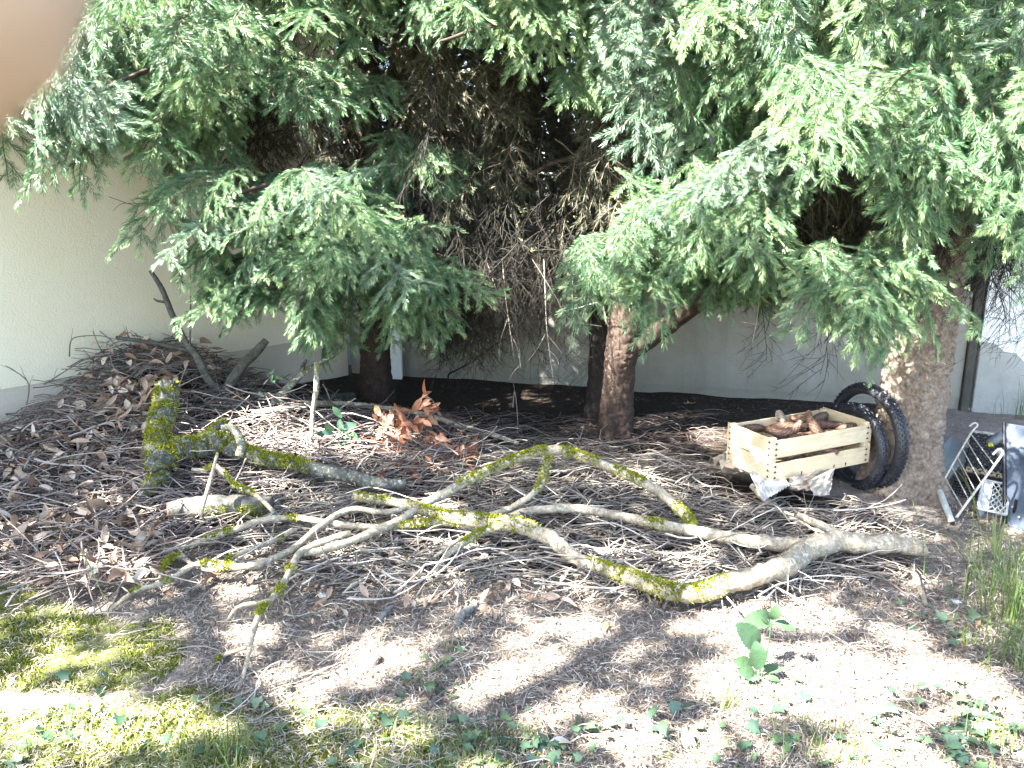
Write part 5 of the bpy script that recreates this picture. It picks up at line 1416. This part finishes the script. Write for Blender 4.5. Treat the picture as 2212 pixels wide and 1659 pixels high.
# seed stalk on the left
c = at_z(225, 1340, 0); mb = MB()
P = smooth_path([at_y(x, y, c[1]) for x, y in ((232, 1310), (215, 1270), (195, 1225), (180, 1195))], 9); tube(mb, P, .0016, 3, .9)
for k in range(5, 9):
    for _ in range(3):
        p2, _d = twig_path(P[k], rng.normal(0, 1, 3), .014, 0, rng, 3); tube(mb, p2, [.001, .003, .001], 4, 1.0)
tag(mb.build('seed_stalk', M_GRASS, None, tuple(c)), 'dry seed stalk standing at the foot of the left heap', 'plant')

# stones and scraps
for x, y, r_, lab, m in ((2065, 1303, .016, 'white chip of plastic by the right hand ivy', M_WHITEPLASTIC), (1490, 1195 + 40, .014, 'pale flat stone under the mossy stem', M_STONE), (700, 1290, .02, 'flat pale stone chip left of the bare floor', M_STONE), (1258, 925, .012, 'small white stone near the dark wall foot', M_WHITEPLASTIC), (1440, 903, .009, 'tiny white pebble right of the russet trunk', M_WHITEPLASTIC), (1902, 891, .03, 'white stone at the foot of the dark post', M_STONE), (2090, 885, .02, 'grey stone at the foot of the white wall', M_STONE)):
    c = at_z(x, y, 0); mb = MB(); u = np.linspace(0, np.pi, 6); v = np.linspace(0, 2 * np.pi, 9)[:-1]
    V = np.array([[math.sin(a) * math.cos(b), math.sin(a) * math.sin(b), .5 * math.cos(a)] for a in u for b in v]) * r_
    V *= 1 + rng.normal(0, .12, (len(V), 1)); V = V + c + [0, 0, r_ * .35]
    i = np.arange(5)[:, None] * 8; j = np.arange(8)[None]
    mb.add(V, np.stack([i + j, i + 8 + j, i + 8 + (j + 1) % 8, i + (j + 1) % 8], -1).reshape(-1, 4))
    tag(mb.build('stone' if 'stone' in lab or 'pebble' in lab else 'plastic_chip', m, None, tuple(c)), lab, 'stone' if 'stone' in lab or 'pebble' in lab else 'litter')

# ------------------------------------------------------------------ crate, cones, wrappers, tyres
CZ = .16
c0 = at_z(1664, 1040, CZ)
cd = unit(np.array([.915, .404, 0])); cn = np.array([-cd[1], cd[0], 0])
CL, CW, CH = .57, .285, .195
CM = Matrix(((cd[0], cn[0], 0, c0[0]), (cd[1], cn[1], 0, c0[1]), (0, 0, 1, CZ), (0, 0, 0, 1))) @ Matrix.Rotation(R(-1.2), 4, 'Y')
crate = empty('fruit_crate', 'pale wooden fruit crate full of cones beside the thick trunk', 'crate')
crate.matrix_world = CM
def cslat(name, lo, hi, bev=.0012):
    lo, hi = np.array(lo), np.array(hi); ctr = (lo + hi) / 2
    mb = MB(); box(mb, lo - ctr, hi - ctr, 0, 0, None, bev)
    o = mb.build(name, M_WOOD, crate); o.location = ctr; return o, ctr
def staple(par, ctr, p, horiz, ax):
    mb = MB(); d = .009
    if ax == 'y':
        box(mb, (-d if horiz else -.0012, -.0009, -.0012 if horiz else -d), (d if horiz else .0012, .0005, .0012 if horiz else d))
        box(mb, (-.003, -.0011, -.004), (.003, .0003, .006))
    else:
        box(mb, (-.0009, -d if horiz else -.0012, -.0012 if horiz else -d), (.0005, d if horiz else .0012, .0012 if horiz else d))
        box(mb, (-.0011, -.003, -.004), (.0003, .003, .006))
    o = mb.build('staple', M_STAPLE, par); o.location = np.array(p) - ctr
t = .006
for z0, z1 in ((.0, .080), (.104, .184)):
    for y0 in (-t, CW):
        o, ct = cslat('slat', (0, y0, z0), (CL, y0 + t, z1))
        if y0 < 0:
            for x in (.017, CL - .017):
                for f in (.18, .5, .82): staple(o, ct, (x, y0 - .0002, z0 + (z1 - z0) * f), True, 'y')
for z0, z1 in ((.0, .094), (.099, CH)):
    for x0 in (-t - .001, CL + .001):
        o, ct = cslat('end_slat', (x0, -t, z0), (x0 + t, CW + t, z1))
        if x0 < 0:
            for y in (.012, CW - .012):
                for f in (.2, .5, .8): staple(o, ct, (x0 - .0002, y, z0 + (z1 - z0) * f), True, 'x')
for x in (.0, CL - .026):
    for y in (.001, CW - .027):
        cslat('corner_post', (x + .001, y, .002), (x + .025, y + .026, CH - .002))
for k in range(5):
    cslat('base_slat', (.0, .005 + k * .06, -.006), (CL, .05 + k * .06, -.001))
for xx in (.17, .36, .43):
    staple(crate, np.zeros(3), (xx, -t - .0004, .014), False, 'y')
# torn paper on the left end
mb = MB(); pl = np.array([(.14, .13), (.06, .135), (.035, .10), (.05, .085), (.085, .05), (.10, .085), (.13, .095)])
F3 = [[-t - .0026, y, z] for y, z in pl]; B3 = [[-t - .0018, y, z] for y, z in pl]
n_ = len(pl); ctr_ = [[-t - .0028, .085, .10]]
mb.add(F3 + ctr_, [[n_, i, (i + 1) % n_] for i in range(n_)]); mb.add(F3 + B3, [[i, (i + 1) % n_, n_ + (i + 1) % n_, n_ + i] for i in range(n_)])
o = mb.build('paper_scrap', M_PAPER, crate)

def cone_mesh(seed, L=.14, r0=.021, bend=.3, mat=M_CONE, rows=22, per=9):
    rng = np.random.default_rng(seed); mb = MB()
    def cen(t): return np.array([L * t, 0, 0]) + np.array([0, bend * L * (t - .5) ** 2 * 1.6, 0])
    def rad(t): return r0 * (np.sin(np.pi * min(1, .12 + .80 * t)) ** .55)
    ts = np.linspace(0, 1, 14); tube(mb, np.array([cen(x) for x in ts]), [rad(x) * .86 for x in ts], 10, .1, 0, True)
    for i in range(rows):
        for j in range(per):
            t = (i + .5) / rows; a = 2 * np.pi * (j + .5 * (i % 2)) / per + i * .12
            c = cen(t); ax = unit(cen(t + .01) - cen(t - .01)); u = unit(np.cross(ax, [0, 0, 1])); v = np.cross(ax, u)
            d = u * math.cos(a) + v * math.sin(a); s = np.cross(ax, d)
            r = rad(t); w = r * 2.9 / per * 1.15; l = L / rows * 2.0
            b = c + d * r * .84; open_ = 1.06 + rng.uniform(0, .08)
            V = [b - ax * l * .4 , b + s * w + d * r * .14, c + ax * l * .75 + d * r * open_, b - s * w + d * r * .14, b + ax * l * .15 + d * r * .24]
            tt = np.clip(rng.normal(.5, .12), 0, 1)
            mb.add(V, [[0, 1, 4], [1, 2, 4], [2, 3, 4], [3, 0, 4]], [.1, tt - .15, min(1, tt + .3), tt - .15, tt])
    return mb.mesh('spruce_cone', mat)
ME_CONE = [cone_mesh(1, .17, .0215, .6), cone_mesh(2, .155, .021, .2), cone_mesh(3, .145, .020, -.45), cone_mesh(4, .11, .023, 0, M_CONEGREY)]
CONES = [  # (mesh, x, y, z along the crate, heading deg, pitch deg, label)
    (0, .14, .10, .150, -12, 4, 'brown spruce cone lying left in the crate, tip to the front'),
    (0, .20, .19, .152, -28, 4, 'long curved cone in the middle left of the crate'),
    (1, .315, .075, .160, 78, 28, 'cone standing tipped up against the front of the pile'),
    (2, .36, .20, .168, 12, 0, 'arched cone on top at the back of the pile'),
    (0, .43, .13, .146, 170, 6, 'curved cone lying behind the tipped up cone'),
    (3, .27, .245, .162, 80, 50, 'greyish cone showing its blunt end at the back left'),
    (3, .475, .215, .150, -60, 40, 'greyish cone showing its blunt end at the right'),
    (1, .50, .075, .136, 8, 0, 'dark cone in the right front of the crate'),
    (2, .41, .045, .130, -8, 0, 'cone pressed to the front slat, right of the middle'),
    (1, .17, .045, .138, 8, 0, 'cone pressed to the front slat near the torn paper end'),
    (2, .09, .245, .146, -14, 0, 'cone in the far left corner of the crate'),
    (1, .51, .255, .128, 10, 0, 'cone in the far right corner of the crate'),
]
for mi, x, y, z, az, pt, lab in CONES:
    M = CM @ Matrix.Translation((x, y, z + .018)) @ Matrix.Scale(1.0, 4) @ Matrix.Rotation(R(az), 4, 'Z') @ Matrix.Rotation(R(-pt), 4, 'Y') @ Matrix.Rotation(rng.uniform(0, 6), 4, 'X') @ Matrix.Translation((-.065, 0, 0))
    tag(place('spruce_cone', ME_CONE[mi], None, M), lab, 'cone', 'cones in the crate')
for k in range(16):
    lower = k < 9
    x, y, z = (.09 + .048 * k, .046 + rng.uniform(0, .012), .085 + rng.uniform(0, .015)) if lower else (.12 + .055 * (k - 9), .15 + rng.uniform(-.03, .04), .105)
    M = CM @ Matrix.Translation((x, y, z)) @ Matrix.Rotation(rng.normal(0, .09), 4, 'Z') @ Matrix.Rotation(rng.uniform(0, 6), 4, 'X') @ Matrix.Translation((-.065, 0, 0))
    tag(place('spruce_cone', ME_CONE[(k * 3) % 4], None, M), 'cone in the lower layer seen through the gap between crate slats', 'cone', 'lower cones in the crate')

# wrappers beneath the crate
def sheet(name, label, cat, pts, mat, nu=24, nv=12, fn=None, thick=.0016):
    """Rumpled sheet on four corner points with a height function."""
    A_, B_, C_, D_ = [np.array(q, float) for q in pts]
    u, v = np.meshgrid(np.linspace(0, 1, nu), np.linspace(0, 1, nv))
    P = (A_ * ((1 - u) * (1 - v))[..., None] + B_ * (u * (1 - v))[..., None] + C_ * (u * v)[..., None] + D_ * ((1 - u) * v)[..., None])
    nrm = unit(np.cross(B_ - A_, D_ - A_))
    off = fn(u, v) if fn else 0 * u
    P = P + nrm * off[..., None]
    V = P.reshape(-1, 3); V2 = V - nrm * thick
    i = np.arange(nv - 1)[:, None] * nu + np.arange(nu - 1)[None]
    F = np.stack([i, i + 1, i + nu + 1, i + nu], -1).reshape(-1, 4)
    mb = MB(); mb.add(V, F, 0, 0, True); mb.add(V2, F[:, ::-1], 0, 0, True)
    ed = list(range(nu)) + [k * nu + nu - 1 for k in range(1, nv)] + [(nv - 1) * nu + k for k in range(nu - 2, -1, -1)] + [k * nu for k in range(nv - 2, 0, -1)]
    VV = np.vstack([V[ed], V2[ed]]); ne = len(ed)
    mb.add(VV, [[k, ne + k, ne + (k + 1) % ne, (k + 1) % ne] for k in range(ne)])
    return tag(mb.build(name, mat, None, tuple(V.mean(0))), label, cat)
def crumple(a, s, seed):
    return lambda u, v: a * np.vectorize(lambda x, y: abs(mnoise.noise(Vector((x * s, y * s * .7, seed)))) + .5 * abs(mnoise.noise(Vector((x * s * 2.3, y * s * 2, seed + 3)))))(u, v)
sheet('corrugated_sheet', 'pale corrugated scrap wedged under the near crate corner', 'scrap', [at_y(1618, 1020, 3.34), at_y(1648, 1082, 3.08), at_y(1706, 1048, 3.20), at_y(1672, 1000, 3.46)], M_CORRU, 24, 40, lambda u, v: .006 * np.sin(v * 2 * np.pi * 9))
sheet('crumpled_bag', 'crumpled beige plastic bag under the front of the crate', 'bag', [at_y(1700, 1035, 3.26), at_y(1705, 1062, 3.19), at_y(1786, 1074, 3.26), at_y(1792, 1012, 3.42)], M_BAG, 40, 30, crumple(.05, 2.6, 1))
sheet('crumpled_bag', 'folded flap of beige plastic standing right of the crumpled bag', 'bag', [at_y(1742, 1040, 3.22), at_y(1758, 1072, 3.18), at_y(1790, 1070, 3.26), at_y(1800, 1012, 3.36)], M_BAG, 24, 20, crumple(.03, 2.2, 5))
sheet('crumpled_bag', 'grey crumpled wrapper behind the left end of the crate', 'bag', [at_y(1530, 1000, 3.52), at_y(1565, 1020, 3.41), at_y(1640, 1030, 3.46), at_y(1575, 980, 3.66)], M_BAG, 30, 24, crumple(.05, 2.5, 9))

def tyre(label, ctr, normal, Rm, r, nk, seed, squash=1.0, mats=None):
    root = empty('bicycle_tyre', label, 'tyre', tuple(ctr), 'old bicycle tyres by the thick trunk')
    Mx = basis((0, 0, 1), normal, (0, 0, 0)); n3 = np.array(Mx.to_3x3())
    mb = MB(); nu, nv = 96, 18
    V = []
    for i in range(nu):
        a = 2 * np.pi * i / nu
        for j in range(nv):
            b = 2 * np.pi * j / nv
            open_ = (math.pi - abs(b - math.pi)) ; k = 1.0
            rr = Rm + r * math.cos(b) * (1.0 if math.cos(b) > -.4 else .55)
            z = r * .85 * math.sin(b)
            V.append([rr * math.cos(a) * squash, rr * math.sin(a), z])
    V = np.array(V) @ n3.T + np.array(ctr)
    i = np.arange(nu)[:, None]; j = np.arange(nv)[None]
    q = lambda ii, jj: (ii % nu) * nv + (jj % nv)
    mb.add(V, np.stack([q(i, j), q(i + 1, j), q(i + 1, j + 1), q(i, j + 1)], -1).reshape(-1, 4), 0, 0, True)
    mb.build('casing', M_RUBBER, root, tuple(ctr))
    kb = MB()
    for i in range(nk):
        for jj, b in enumerate((-.95, -.38, .0, .38, .95)):
            a = 2 * np.pi * (i + (.5 if jj % 2 else 0)) / nk
            rr = Rm + r * math.cos(b); z = r * .85 * math.sin(b)
            out = np.array([math.cos(b) * math.cos(a), math.cos(b) * math.sin(a), math.sin(b)])
            tang = np.array([-math.sin(a), math.cos(a), 0]); bi = np.cross(out, tang)
            c = np.array([rr * math.cos(a) * squash, rr * math.sin(a), z])
            la, lb, h = Rm * 2 * np.pi / nk * .30, r * .17, r * .19
            Vk = [c + tang * sx * la * (1 if lv == 0 else .8) + bi * sy * lb * (1 if lv == 0 else .8) + out * (h if lv else -.001) for lv in (0, 1) for sx, sy in ((-1, -1), (1, -1), (1, 1), (-1, 1))]
            kb.add(np.array(Vk) @ n3.T + np.array(ctr), [[4, 5, 6, 7], [0, 1, 5, 4], [1, 2, 6, 5], [2, 3, 7, 6], [3, 0, 4, 7]])
    o = kb.build('tread', M_RUBBER, root, tuple(ctr)); o['kind'] = 'stuff'
    sb = MB(); rg = np.random.default_rng(seed)
    for _ in range(9):
        a = rg.uniform(-.9, .7) + math.pi * .0; b = rg.uniform(-.3, .9)
        out = np.array([math.cos(b) * math.cos(a), math.cos(b) * math.sin(a), math.sin(b)]); tang = np.array([-math.sin(a), math.cos(a), 0]); bi = np.cross(out, tang)
        c = np.array([(Rm + r * math.cos(b)) * math.cos(a) * squash, (Rm + r * math.cos(b)) * math.sin(a), r * .85 * math.sin(b)]) + out * r * .08
        s1, s2 = rg.uniform(.004, .012), rg.uniform(.002, .004)
        Vk = np.array([c + tang * s1 + out * .004, c + bi * s2 + out * .005, c - tang * s1 + out * .004, c - bi * s2 + out * .005, c + out * .008]) @ n3.T + np.array(ctr)
        sb.add(Vk, [[0, 1, 4], [1, 2, 4], [2, 3, 4], [3, 0, 4]])
    sb.build('scuff', M_SCUFF, root, tuple(ctr))
    return root
tyre('larger knobby black tyre leaning on the thick trunk', (1.685, 3.60, .262), (-.95, -.28, .14), .222, .032, 62, 1)
tyre('smaller black tyre in front, between crate and larger tyre', (1.632, 3.60, .215), (-.93, -.30, .20), .178, .028, 54, 2)

# ------------------------------------------------------------------ clutter at the right edge
def slab(name, label, cat, quad, thick, mat, back=None, edge_mat=None):
    q = np.array(quad, float); n = unit(np.cross(q[1] - q[0], q[3] - q[0]))
    if np.dot(n, EYE - q.mean(0)) < 0: n = -n
    b = q - n * thick
    mb = MB(); mb.add(np.vstack([q, b]), [[0, 1, 2, 3], [7, 6, 5, 4]]); mb.add(np.vstack([q, b]), [[i, 4 + i, 4 + (i + 1) % 4, (i + 1) % 4] for i in range(4)], 0, 1 if edge_mat else 0)
    return mb, n
c = at_z(2050, 1060, 0)
mb, _n = slab('', '', '', [at_y(2057, 940, 3.85), at_y(2096, 976, 3.72), at_y(2036, 1052, 3.55), at_y(1992, 1010, 3.66)], .008, M_BOARD)
tag(mb.build('grey_board', M_BOARD, None, tuple(c)), 'grey green square board leaning right of the thick trunk', 'board')
# blue panel
c = at_z(2190, 1138, 0)
pa, pb, pc, pd = at_y(2173, 914, 3.32), at_y(2262, 928, 3.12), at_y(2262, 1172, 2.98), at_y(2175, 1136, 3.14)
root = empty('metal_cabinet', 'blue grey metal panel leaning at the right edge', 'panel', tuple(c))
mb, n_ = slab('', '', '', [pa, pb, pc, pd], .035, M_BLUEPANEL, None, True); mb.build('face', [M_BLUEPANEL, M_BLACKPLASTIC], root, tuple(c))
mb = MB(); ed = [np.array(q) + n_ * .004 for q in (pa, pd)]; dx = unit(pb - pa)
P = np.array([ed[0] - dx * .006, ed[1] - dx * .006]); tube(mb, smooth_path(P, 4), .009, 6); mb.build('edge_strip', M_BLACKPLASTIC, root, tuple(c))
mb = MB(); box(mb, (-.004, -.01, -.03), (.004, 0, .03), 0, 0, Matrix.Translation(Vector(pd * .78 + pb * .0 + pc * .22 + (pa - pd) * .22) + Vector(n_) * .004)); mb.build('latch', M_BLACKPLASTIC, root, tuple(c))
for f, g in ((.12, .1), (.15, .8), (.3, .88), (.5, .93)):
    mb = MB(); q = pa + (pb - pa) * f + (pd - pa) * g + n_ * .001; box(mb, (-.004, -.002, -.004), (.004, .001, .004), 0, 0, Matrix.Translation(Vector(q))); mb.build('rivet', M_WHITEPLASTIC, root, tuple(c))

# wicker basket lying tilted
c = at_z(2120, 1060, 0)
bk = empty('wicker_basket', 'dark wicker basket tipped over behind the wire rack', 'basket', tuple(c))
Mb = basis(at_y(2160, 1000, 3.5) - at_y(2075, 985, 3.62), at_y(2108, 890, 3.8) - at_y(2090, 1010, 3.55), at_y(2082, 1018, 3.62))
def bpt(u, v, w):
    """Basket coordinates: u along the long side (0..1), w across, v up."""
    f = 1 + .22 * v
    x = .01 + (u - .5) * .27 * f + .13; y = (w - .5) * .20 * f + .1; z = v * .23
    return np.array(Mb @ Vector((x, y, z)))
rowsN = 15
for k in range(rowsN):
    v = (k + .5) / rowsN
    path = []
    for (u0, w0, u1, w1, nseg) in ((0, 0, 1, 0, 22), (1, 0, 1, 1, 14), (1, 1, 0, 1, 22), (0, 1, 0, 0, 14)):
        for s in range(nseg):
            f = s / nseg; u = u0 + (u1 - u0) * f; w = w0 + (w1 - w0) * f
            out = np.array(Mb.to_3x3() @ Vector(((u - .5) * (1 if u0 == u1 else 0), (w - .5) * (1 if w0 == w1 else 0), 0)))
            path.append(bpt(u, v, w) + unit(out) * .007 * math.sin((s + k) * math.pi / 1.0 + (0.5 * math.pi)))
    path.append(path[0])
    mb = MB(); tube(mb, np.array(path), .0072, 5, [.9, .8, .2, .1, .25, .1, .3, .1, .2, .05, .25, .1, .3, .1, .2][k], 0, False); mb.build('strand', M_WICKER, bk, tuple(c))
for (u, w) in [(i / 8, 0) for i in range(9)] + [(i / 8, 1) for i in range(9)] + [(0, j / 5) for j in range(1, 5)] + [(1, j / 5) for j in range(1, 5)]:
    mb = MB(); tube(mb, np.array([bpt(u, 0, w), bpt(u, 1, w)]), .005, 5, .15, 0, False); mb.build('stake', M_WICKER, bk, tuple(c))
mb = MB(); box(mb, (.01, .01, -.005), (.26, .19, .005), .1, 0, Mb); mb.build('bottom', M_WICKER, bk, tuple(c))
mb = MB()
for off in (0, .35, .7):
    path = []
    for (u0, w0, u1, w1, nseg) in ((0, 0, 1, 0, 18), (1, 0, 1, 1, 12), (1, 1, 0, 1, 18), (0, 1, 0, 0, 12)):
        for s in range(nseg):
            f = s / nseg; path.append(bpt(u0 + (u1 - u0) * f, 1.03, w0 + (w1 - w0) * f) + np.array([0, 0, 1]) * .006 * math.sin(s * 1.1 + off * 6) + np.array([0, 1, 0]) * .005 * math.cos(s * 1.1 + off * 6))
    path.append(path[0]); tube(mb, np.array(path), .0045, 5, off, 0, False)
mb.build('rim', M_RIMWICKER, bk, tuple(c))
# jar and lid in the basket
jc = at_y(2150, 950, 3.5)
jr = empty('plastic_jar', 'cloudy jar with a yellow tab lying in the basket mouth', 'jar', tuple(jc))
mb = MB(); tube(mb, smooth_path([jc + np.array([-.03, 0, -.02]), jc, jc + np.array([.035, .01, .03])], 8), np.array([.02, .028, .03, .03, .03, .03, .028, .02]) * .7, 14); mb.build('body', M_GLASSJAR, jr, tuple(jc))
mb = MB(); tube(mb, np.array([jc + np.array([-.034, -.012, -.022]), jc + np.array([-.024, -.022, -.016])]), .010, 8); mb.build('tab', M_YELLOW, jr, tuple(jc))
jc = at_y(2162, 978, 3.42); mb = MB(); tube(mb, np.array([jc, jc + np.array([-.004, -.022, .012])]), .021, 14, 0, 0, True)
tag(mb.build('round_lid', M_WHITEPLASTIC, None, tuple(jc)), 'small white round lid below the cloudy jar', 'lid')

# white plastic lattice crate
c = at_z(2130, 1110, 0)
wc = empty('plastic_crate', 'white plastic lattice crate under the wicker basket', 'crate', tuple(c))
q00, q10, q01 = at_y(2112, 1098, 3.22), at_y(2180, 1114, 3.12), at_y(2124, 1036, 3.34)
ux, uz = q10 - q00, q01 - q00
nn = unit(np.cross(ux, uz)); nn = nn if nn @ (EYE - q00) > 0 else -nn
def face_bar(a, b, r, name='lattice_bar'):
    mb = MB(); tube(mb, np.array([q00 + ux * a[0] + uz * a[1], q00 + ux * b[0] + uz * b[1]]), r, 5, 0, 0, True); mb.build(name, M_WHITEPLASTIC, wc, tuple(c))
for a, b in (((0, 0), (.9, 0)), ((0, 1), (.9, 1)), ((.0, 0), (.0, 1)), ((.9, 0), (.9, 1))): face_bar(a, b, .006, 'frame_bar')
for k in range(-4, 8):
    for sgn in (1, -1):
        x0 = .30 + k * .17; 
        a, b = (x0, 0.02), (x0 + sgn * .85, .98)
        if sgn > 0: pts2 = [(x0, .02), (x0 + .8, .98)]
        else: pts2 = [(x0 + .8, .02), (x0, .98)]
        (ax_, ay_), (bx_, by_) = pts2
        lo_, hi_ = .34, .90
        tA, tB = (np.array([lo_, hi_]) - ax_) / (bx_ - ax_); t0, t1 = max(0, min(tA, tB)), min(1, max(tA, tB))
        if t1 - t0 > .1:
            face_bar((ax_ + (bx_ - ax_) * t0, ay_ + (by_ - ay_) * t0), (ax_ + (bx_ - ax_) * t1, ay_ + (by_ - ay_) * t1), .003)
mb = MB(); V = [q00 + nn * .001, q00 + ux * .34 + nn * .001, q00 + ux * .34 + uz + nn * .001, q00 + uz + nn * .001]; V2 = [v - nn * .006 for v in V]
mb.add(V + V2, [[0, 1, 2, 3], [7, 6, 5, 4], [0, 4, 5, 1], [1, 5, 6, 2], [2, 6, 7, 3], [3, 7, 4, 0]]); mb.build('panel', M_WHITEPLASTIC, wc, tuple(c))
mb = MB(); sd = -nn * .16
V = [q00 - ux * .02, q00 + sd - ux * .02, q00 + uz + sd - ux * .02, q00 + uz - ux * .02]; V2 = [v + unit(ux) * .005 for v in V]
mb.add(V + V2, [[0, 1, 2, 3], [7, 6, 5, 4], [0, 4, 5, 1], [1, 5, 6, 2], [2, 6, 7, 3], [3, 7, 4, 0]]); mb.build('side_panel', M_WHITEPLASTIC, wc, tuple(c))
# black mesh tray behind the rack
c = at_z(2090, 1090, 0)
bt = empty('mesh_tray', 'black plastic mesh tray between board and white crate', 'tray', tuple(c))
t0_, tx_, tz_ = at_y(2050, 1085, 3.5), at_y(2112, 1098, 3.38) - at_y(2050, 1085, 3.5), at_y(2062, 1040, 3.56) - at_y(2050, 1085, 3.5)
for k in range(9):
    for a, b in (((k / 8, 0), (k / 8, 1)), ((0, k / 8), (1, k / 8))):
        mb = MB(); tube(mb, np.array([t0_ + tx_ * a[0] + tz_ * a[1], t0_ + tx_ * b[0] + tz_ * b[1]]), .0034 if k % 8 else .006, 4, 0, 0, True); mb.build('bar', M_BLACKPLASTIC, bt, tuple(c))

# white wire rack
c = at_z(2066, 1117, 0)
rk = empty('wire_rack', 'white wire rack with hooked ends leaning on the clutter', 'rack', tuple(c))
def rail(pts, r, name, n=16):
    mb = MB(); tube(mb, smooth_path([at_y(x, y, Yd) for x, y, Yd in pts], n), r, 7, 0, 0, True); mb.build(name, M_WHITEWIRE, rk, tuple(c))
rail([(2066, 1118, 3.02), (2100, 1071, 3.04), (2135, 1023, 3.07), (2162, 986, 3.09), (2166, 977, 3.10), (2162, 971, 3.11), (2155, 972, 3.12), (2145, 982, 3.13)], .0052, 'rail', 26)
rail([(2034, 1046, 3.40), (2060, 1000, 3.42), (2083, 960, 3.44), (2100, 932, 3.46), (2111, 920, 3.48), (2108, 914, 3.48), (2101, 915, 3.48), (2095, 921, 3.48)], .0045, 'rail', 26)
up = lambda x: 3.40 + (x - 2034) / (2111 - 2034) * .08
for (x0, y0), (x1, y1) in (((2042, 1033), (2080, 1098)), ((2056, 1008), (2093, 1080)), ((2068, 987), (2107, 1061)), ((2078, 968), (2120, 1044)), ((2088, 952), (2133, 1026)), ((2097, 937), (2148, 1005))):
    rail([(x0, y0, up(x0)), (x1, y1, 3.02 + (x1 - 2066) / 100 * .07)], .0026, 'wire', 4)
# pipe
c = at_z(2057, 1132, 0)
pz = empty('metal_pipe', 'pale grey pipe lying at the foot of the thick trunk', 'pipe', tuple(c))
A_, B_ = at_y(2027, 1054, 3.42), at_z(2057, 1130, .014)
mb = MB(); tube(mb, smooth_path([A_, (A_ + B_) / 2, B_], 8), .0135, 14, 0, 0, True); mb.build('tube', M_PIPE, pz, tuple(c))
d_ = unit(B_ - A_); mb = MB(); tube(mb, np.array([B_ + d_ * .0022, B_ + d_ * .003]), .0108, 12, 0, 0, True); mb.build('bore_shade', M_BLACKPLASTIC, pz, tuple(c))  # black disc on the closed end paints the shade of the hollow

# ------------------------------------------------------------------ the photographer's fingertip, close to the lens
fd = dray(-248, -92); tipc = EYE + fd * .0345
axis_ = unit(-RIGHT * .72 + UP * .50 - FWD * .42)
side_ = unit(np.cross(axis_, FWD)); upf = np.cross(side_, axis_)
ts = np.concatenate([np.linspace(-1, 0, 9), np.linspace(.15, 1, 16)])
prof = []
for t_ in ts:
    if t_ <= 0: prof.append((t_ * .0078, .0080 * math.sqrt(max(0, 1 - t_ * t_)) ** .9))
    else:
        s_ = t_ * .062
        prof.append((s_, .0080 + .0006 * math.sin(t_ * 2.2) + .0009 * math.exp(-((s_ - .026) / .006) ** 2) + .0012 * t_))
mb = MB(); k = 28; V = []
for s_, r_ in prof:
    for j in range(k):
        a = 2 * np.pi * j / k
        V.append(tipc + axis_ * s_ + side_ * r_ * math.cos(a) + upf * r_ * .9 * math.sin(a) - upf * .12 * max(0, s_) ** 1.0 * .6)
n_ = len(prof); i = np.arange(n_ - 1)[:, None] * k; j = np.arange(k)[None]; j2 = (j + 1) % k
mb.add(V, np.stack([i + j, i + j2, i + k + j2, i + k + j], -1).reshape(-1, 4), 0, 0, True)
fg = empty('fingertip', 'blurred fingertip over the lens in the top left corner', 'finger', tuple(tipc))
mb.build('skin', M_SKIN, fg, tuple(tipc))
mb = MB(); V = []
for t_ in np.linspace(0, 1, 7):
    for a in np.linspace(-.75, .75, 7):
        rr_ = .0083 + .0002 * math.cos(a)
        V.append(tipc + axis_ * (-.0045 + t_ * .0115) + (side_ * math.sin(a) + upf * .9 * math.cos(a)) * rr_ * (1 - .28 * max(0, .5 - t_) ** 2 * 2) - upf * .0 )
i = np.arange(6)[:, None] * 7 + np.arange(6)[None]
mb.add(V, np.stack([i, i + 1, i + 8, i + 7], -1).reshape(-1, 4), 0, 0, True); mb.build('nail', M_SKIN, fg, tuple(tipc))
